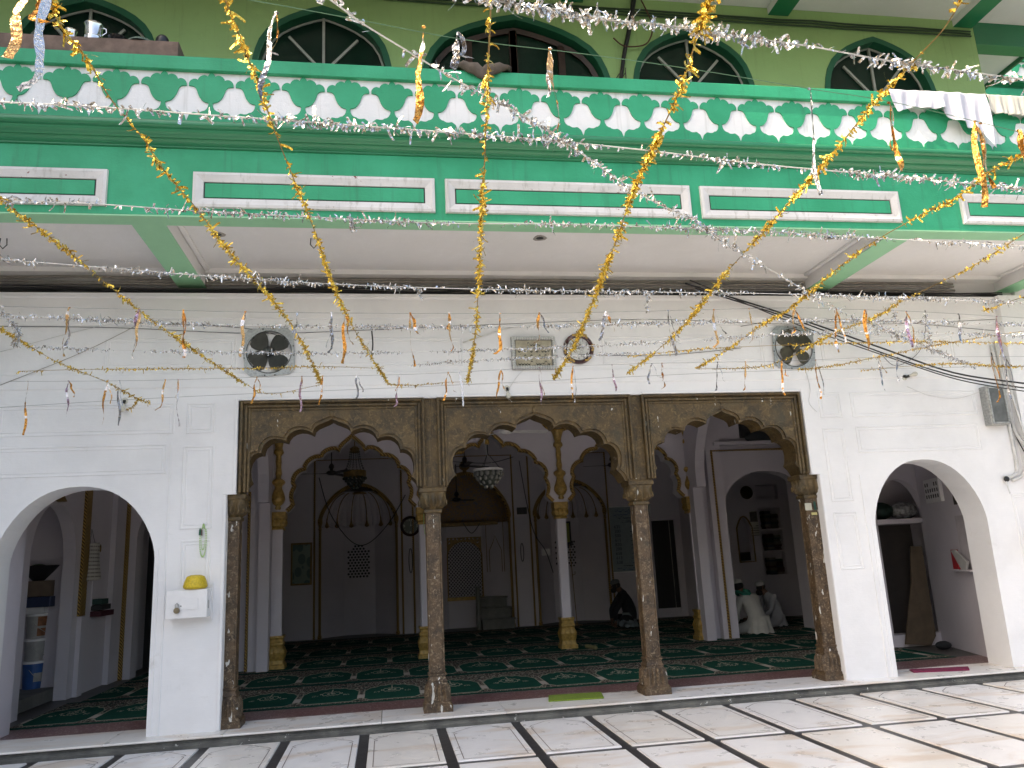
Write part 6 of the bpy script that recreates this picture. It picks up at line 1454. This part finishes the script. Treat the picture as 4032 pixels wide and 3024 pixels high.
SA = [
 ([(680, -25), (735, 15), (790, 55), (900, 122), (980, 170), (1060, 212), (1150, 262), (1240, 320), (1330, 385), (1420, 440), (1500, 475), (1560, 520), (1640, 568), (1740, 628), (1800, 665), (1900, 705), (1990, 745), (2110, 795)], 'silver tinsel garland running diagonally down across the whole view', .62, 1.5),
 ([(1000, -18), (1060, 0), (1180, 18), (1300, 42), (1420, 52), (1600, 80), (1750, 100), (1900, 128), (2050, 150), (2262, 178)], 'big silver tinsel garland crossing the upper windows at top right', 1.3, 1.4),
 ([(-50, 212), (0, 220), (200, 230), (500, 252), (700, 266), (1050, 292), (1200, 305), (1400, 325), (1600, 350), (1750, 365), (1900, 378), (2262, 412)], 'silver tinsel garland sagging in front of the parapet bells', 1.1, 1.25),
 ([(-50, 428), (0, 431), (200, 440), (420, 455), (700, 470), (950, 482), (1200, 484), (1400, 490), (1650, 500), (1900, 515), (2262, 534)], 'silver tinsel garland running below the white fascia panels', 1.15, 1.1),
 ([(-50, 556), (0, 560), (250, 580), (500, 600), (750, 615), (1050, 625), (1350, 630), (1700, 635), (1900, 642), (2262, 655)], 'silver tinsel garland just over the dark cable recess', 1.3, 1.05),
 ([(-50, 672), (0, 680), (250, 692), (500, 702), (800, 706), (1100, 705), (1400, 698), (1800, 692), (2262, 702)], 'silver tinsel garland level with the tops of both fans', 1.5, .95),
 ([(30, 748), (250, 756), (600, 762), (900, 760), (1200, 750), (1450, 738), (1700, 722), (1950, 716), (2262, 728)], 'silver tinsel garland crossing the hub of the left fan', 1.3, .9),
 ([(880, 790), (1000, 780), (1150, 773), (1300, 766), (1450, 760)], 'silver tinsel garland crossing the script plaque', 1.2, .9),
 ([(30, 745), (40, 720), (20, 690), (5, 672)], 'bunched silver tinsel knot at the left end', 2.5, .9)]
for k, (px, lab, dn, sz) in enumerate(SA): garland(px, 's', lab, dn, sz, 50 + k)
# dangling silver tufts
for k, (u_, v_, v2, lab) in enumerate(((765, 470, 500, 'silver tinsel tuft hanging under the second fascia panel'), (1195, 484, 502, 'silver tinsel tuft hanging below the middle fascia panel'), (1397, 632, 676, 'long silver tinsel tuft over the round clock'), (905, 622, 640, 'small silver tinsel tuft left of the middle garland'), (1955, 690, 725, 'thick silver tinsel bunch right of the right exhaust fan'), (1935, 30 + 640, 730, 'hanging silver tinsel end near the right bulb'), (1895, 700, 725, 'grey silver tinsel knot right of the right exhaust fan'), (2000, 675, 745, 'upright strand of silver tinsel at the far right'))):
    Zt = 3.5; p = net(u_, v_); d_ = (Vector(p) - EYE).length; L_ = (v2 - v_) * U / FPX * d_
    garland([(u_, v_), (u_ + 2, v2)], 's', lab, 2.2, 1.0, 80 + k, plane=lambda a, b_, P=p, L_=L_, v_=v_, v2=v2: Vector(P) + Vector((.01 * sin(b_), .01, -L_ * (b_ - v_) / (v2 - v_))))

# ================================================================== CORDS AND FOIL STREAMERS
CORD = plain('green_cord', (.10, .22, .13), .6); CORDG = plain('grey_cord', (.25, .26, .27), .6)
def cord(px, lab, mt, r=.0022): return MB().tube(run_on(px, smoothpath([net(a, b_) for a, b_ in px], 5)), r, 5).build('cord', mt, smooth='all', label=lab, cat='cord', group='thin cords strung over the courtyard')
C_top = [(380, -22), (540, 0), (760, 40), (1000, 85), (1250, 115), (1500, 150), (1750, 192), (1950, 225), (2262, 300)]
C_mid = [(-60, 660), (0, 662), (300, 668), (600, 675), (1106, 677), (1400, 672), (1700, 665), (1830, 668), (2000, 674), (2262, 690)]
C_low = [(20, 824), (300, 822), (560, 815), (900, 808), (1200, 792), (1450, 784), (1700, 780), (1900, 772), (2262, 770)]
C_wire = [(-60, 882), (0, 880), (300, 862), (550, 850), (800, 840), (1106, 826), (1400, 812), (1700, 800), (2262, 790)]
cord(C_top, 'green cord nearest overhead carrying the longest foil streamers', CORD, .0016); cord(C_mid, 'upper thin cord in front of the white wall with foil streamers', CORDG, .0018); cord(C_low, 'lower thin cord in front of the white wall with foil streamers', CORDG, .0018); cord(C_wire, 'lowest thin wire holding the gold garland ends', CORDG, .0022)
def cz(L_, u_): return lerp(L_, u_)
def streamer(u_, v_, L0, colr, lab, grp, seed, two=True, w=.021):
    rs = random.Random(seed); p = Vector(net(u_, v_)); d_ = (p - EYE).length; L_ = L0 * U / FPX * d_
    t_ = thing('foil_streamer', p, lab, 'streamer', grp)
    def ribbon_(off, Ln, mt, w_, nm):
        n_ = 22; vs_ = []; tw = rs.uniform(0, pi); ph = rs.uniform(0, 6); cur = p + Vector((off * .3, 0, .002)); curl = rs.random() < .35
        sway = rs.uniform(-.05, .05)
        for i in range(n_ + 1):
            f_ = i / n_; tw += rs.uniform(-.28, .42); ww = w_ * (.35 + .65 * min(1, f_ * 6)) * (.75 + .25 * abs(cos(tw))) * .5
            s_ = Vector((cos(tw) , sin(tw), rs.uniform(-.25, .25)))
            x_ = off * min(1, f_ * 4) + sway * f_ + .012 * sin(f_ * 9 + ph) * f_
            c = p + Vector((x_, .01 * sin(f_ * 7 + ph), -Ln * f_))
            if curl and f_ > .8: c += Vector((.03 * (f_ - .8) * 5 * (1 if off > 0 else -1), 0, Ln * (f_ - .8) * .5))
            vs_ += [tuple(c - s_ * ww), tuple(c + s_ * ww)]
        MB().add(vs_, [(2 * i, 2 * i + 1, 2 * i + 3, 2 * i + 2) for i in range(n_)]).build(nm, mt, t_)
    mts = {'o': (ORF, ORF), 's': (SIL2, SIL2), 'p': (PURF, ORF), 'os': (ORF, SIL2), 'so': (SIL2, ORF)}[colr]
    ribbon_(-.014 if two else 0, L_, mts[0], w, 'ribbon')
    if two: ribbon_(.016, L_ * rs.uniform(.45, .9), mts[1], w * rs.uniform(.5, .9), 'ribbon')
    MB().ball(tuple(p), .006, 5, 4, (1.6, 1, 1)).build('knot', mts[0], t_)
names = {'o': 'orange foil', 's': 'silver foil', 'p': 'mauve and orange foil', 'os': 'orange and silver foil', 'so': 'silver and orange foil'}
def ordn(k): return ['first', 'second', 'third', 'fourth', 'fifth', 'sixth', 'seventh', 'eighth', 'ninth', 'tenth', 'eleventh', 'twelfth', 'thirteenth', 'fourteenth', 'fifteenth', 'sixteenth', 'seventeenth', 'eighteenth', 'nineteenth', 'twentieth', 'twenty first', 'twenty second', 'twenty third', 'twenty fourth', 'twenty fifth', 'twenty sixth', 'twenty seventh'][k]
TOP = [(70, -35, 140, 'o', .034), (105, -30, 220, 'so', .034), (597, 28, 190, 'so', .022), (915, 58, 205, 'os', .030), (990, 72, 105, 's', .030), (1188, 105, 195, 'os', .026), (1748, 192, 222, 'so', .018), (1920, 222, 155, 'o', .026), (2106, 262, 165, 'o', .030), (2118, 266, 128, 'o', .026), (2200, 282, 90, 'o', .03), (712, -10, 22, 's', .02)]
for k, (u_, v_, L0, c_, w_) in enumerate(sorted(TOP)):
    streamer(u_, v_, L0, c_, '%s streamer hanging %s from the left on the green overhead cord' % (names[c_], ordn(k)), 'long foil streamers on the overhead cord', 200 + k, k % 3 != 1, w_)
MID = [(5, 100, 'o'), (150, 95, 'os'), (300, 100, 'p'), (396, 108, 'o'), (530, 95, 'os'), (643, 45, 'so'), (716, 98, 's'), (746, 110, 'o'), (886, 118, 'o'), (970, 95, 'o'), (1080, 100, 'o'), (1165, 75, 'os'), (1308, 72, 'so'), (1443, 98, 's'), (1542, 90, 'os'), (1618, 82, 'o'), (1716, 60, 'o'), (1806, 90, 'o'), (1868, 82, 'o'), (1958, 72, 'p'), (2070, 60, 's'), (2153, 120, 'p')]
for k, (u_, L0, c_) in enumerate(MID):
    streamer(u_, lerp(C_mid, u_), L0, c_, '%s streamer hanging %s from the left on the upper wall cord' % (names[c_], ordn(k)), 'foil streamers on the upper wall cord', 300 + k, (k * 7) % 5 != 0, .027)
LOW = [(60, 100, 'o'), (148, 68, 'p'), (232, 85, 'o'), (258, 88, 's'), (357, 68, 'o'), (385, 95, 'p'), (555, 55, 'o'), (652, 75, 'p'), (697, 62, 'o'), (770, 58, 's'), (862, 78, 'p'), (968, 62, 'o'), (992, 85, 'p'), (1082, 72, 'o'), (1165, 82, 'p'), (1238, 92, 'os'), (1322, 58, 'p'), (1408, 45, 's'), (1430, 62, 'o'), (1550, 68, 's'), (1610, 68, 'o'), (1688, 72, 'o'), (1762, 80, 'os'), (1896, 68, 'so'), (1938, 48, 'so'), (2142, 95, 'o'), (2172, 80, 's')]
for k, (u_, L0, c_) in enumerate(LOW):
    streamer(u_, lerp(C_low, u_), L0, c_, '%s streamer hanging %s from the left on the lower wall cord' % (names[c_], ordn(k)), 'foil streamers on the lower wall cord', 400 + k, (k * 5) % 4 != 0, .023)
# torn black strip hanging at left of plaque
p = on_y(803 * U, 715 * U, 8.5); MB().tube(smoothpath([tuple(p), (p.x + .01, 8.5, p.z - .15), (p.x - .005, 8.5, p.z - .30)], 4), .009, 5).build('black_strip', CABLE, label='short black knotted strip hanging between left fan and plaque', cat='strip')

# lettering curves -> meshes
bpy.context.view_layer.update(); dg = bpy.context.evaluated_depsgraph_get()
for o in [o for o in scene.objects if o.type == 'FONT']:
    me = bpy.data.meshes.new_from_object(o.evaluated_get(dg)); n_ = o.name
    c = bpy.data.objects.new('tmp', me); col.objects.link(c); c.parent = o.parent; c.location = o.location; c.rotation_euler = o.rotation_euler
    if not me.materials: me.materials.append(o.data.materials[0])
    bpy.data.objects.remove(o); c.name = n_
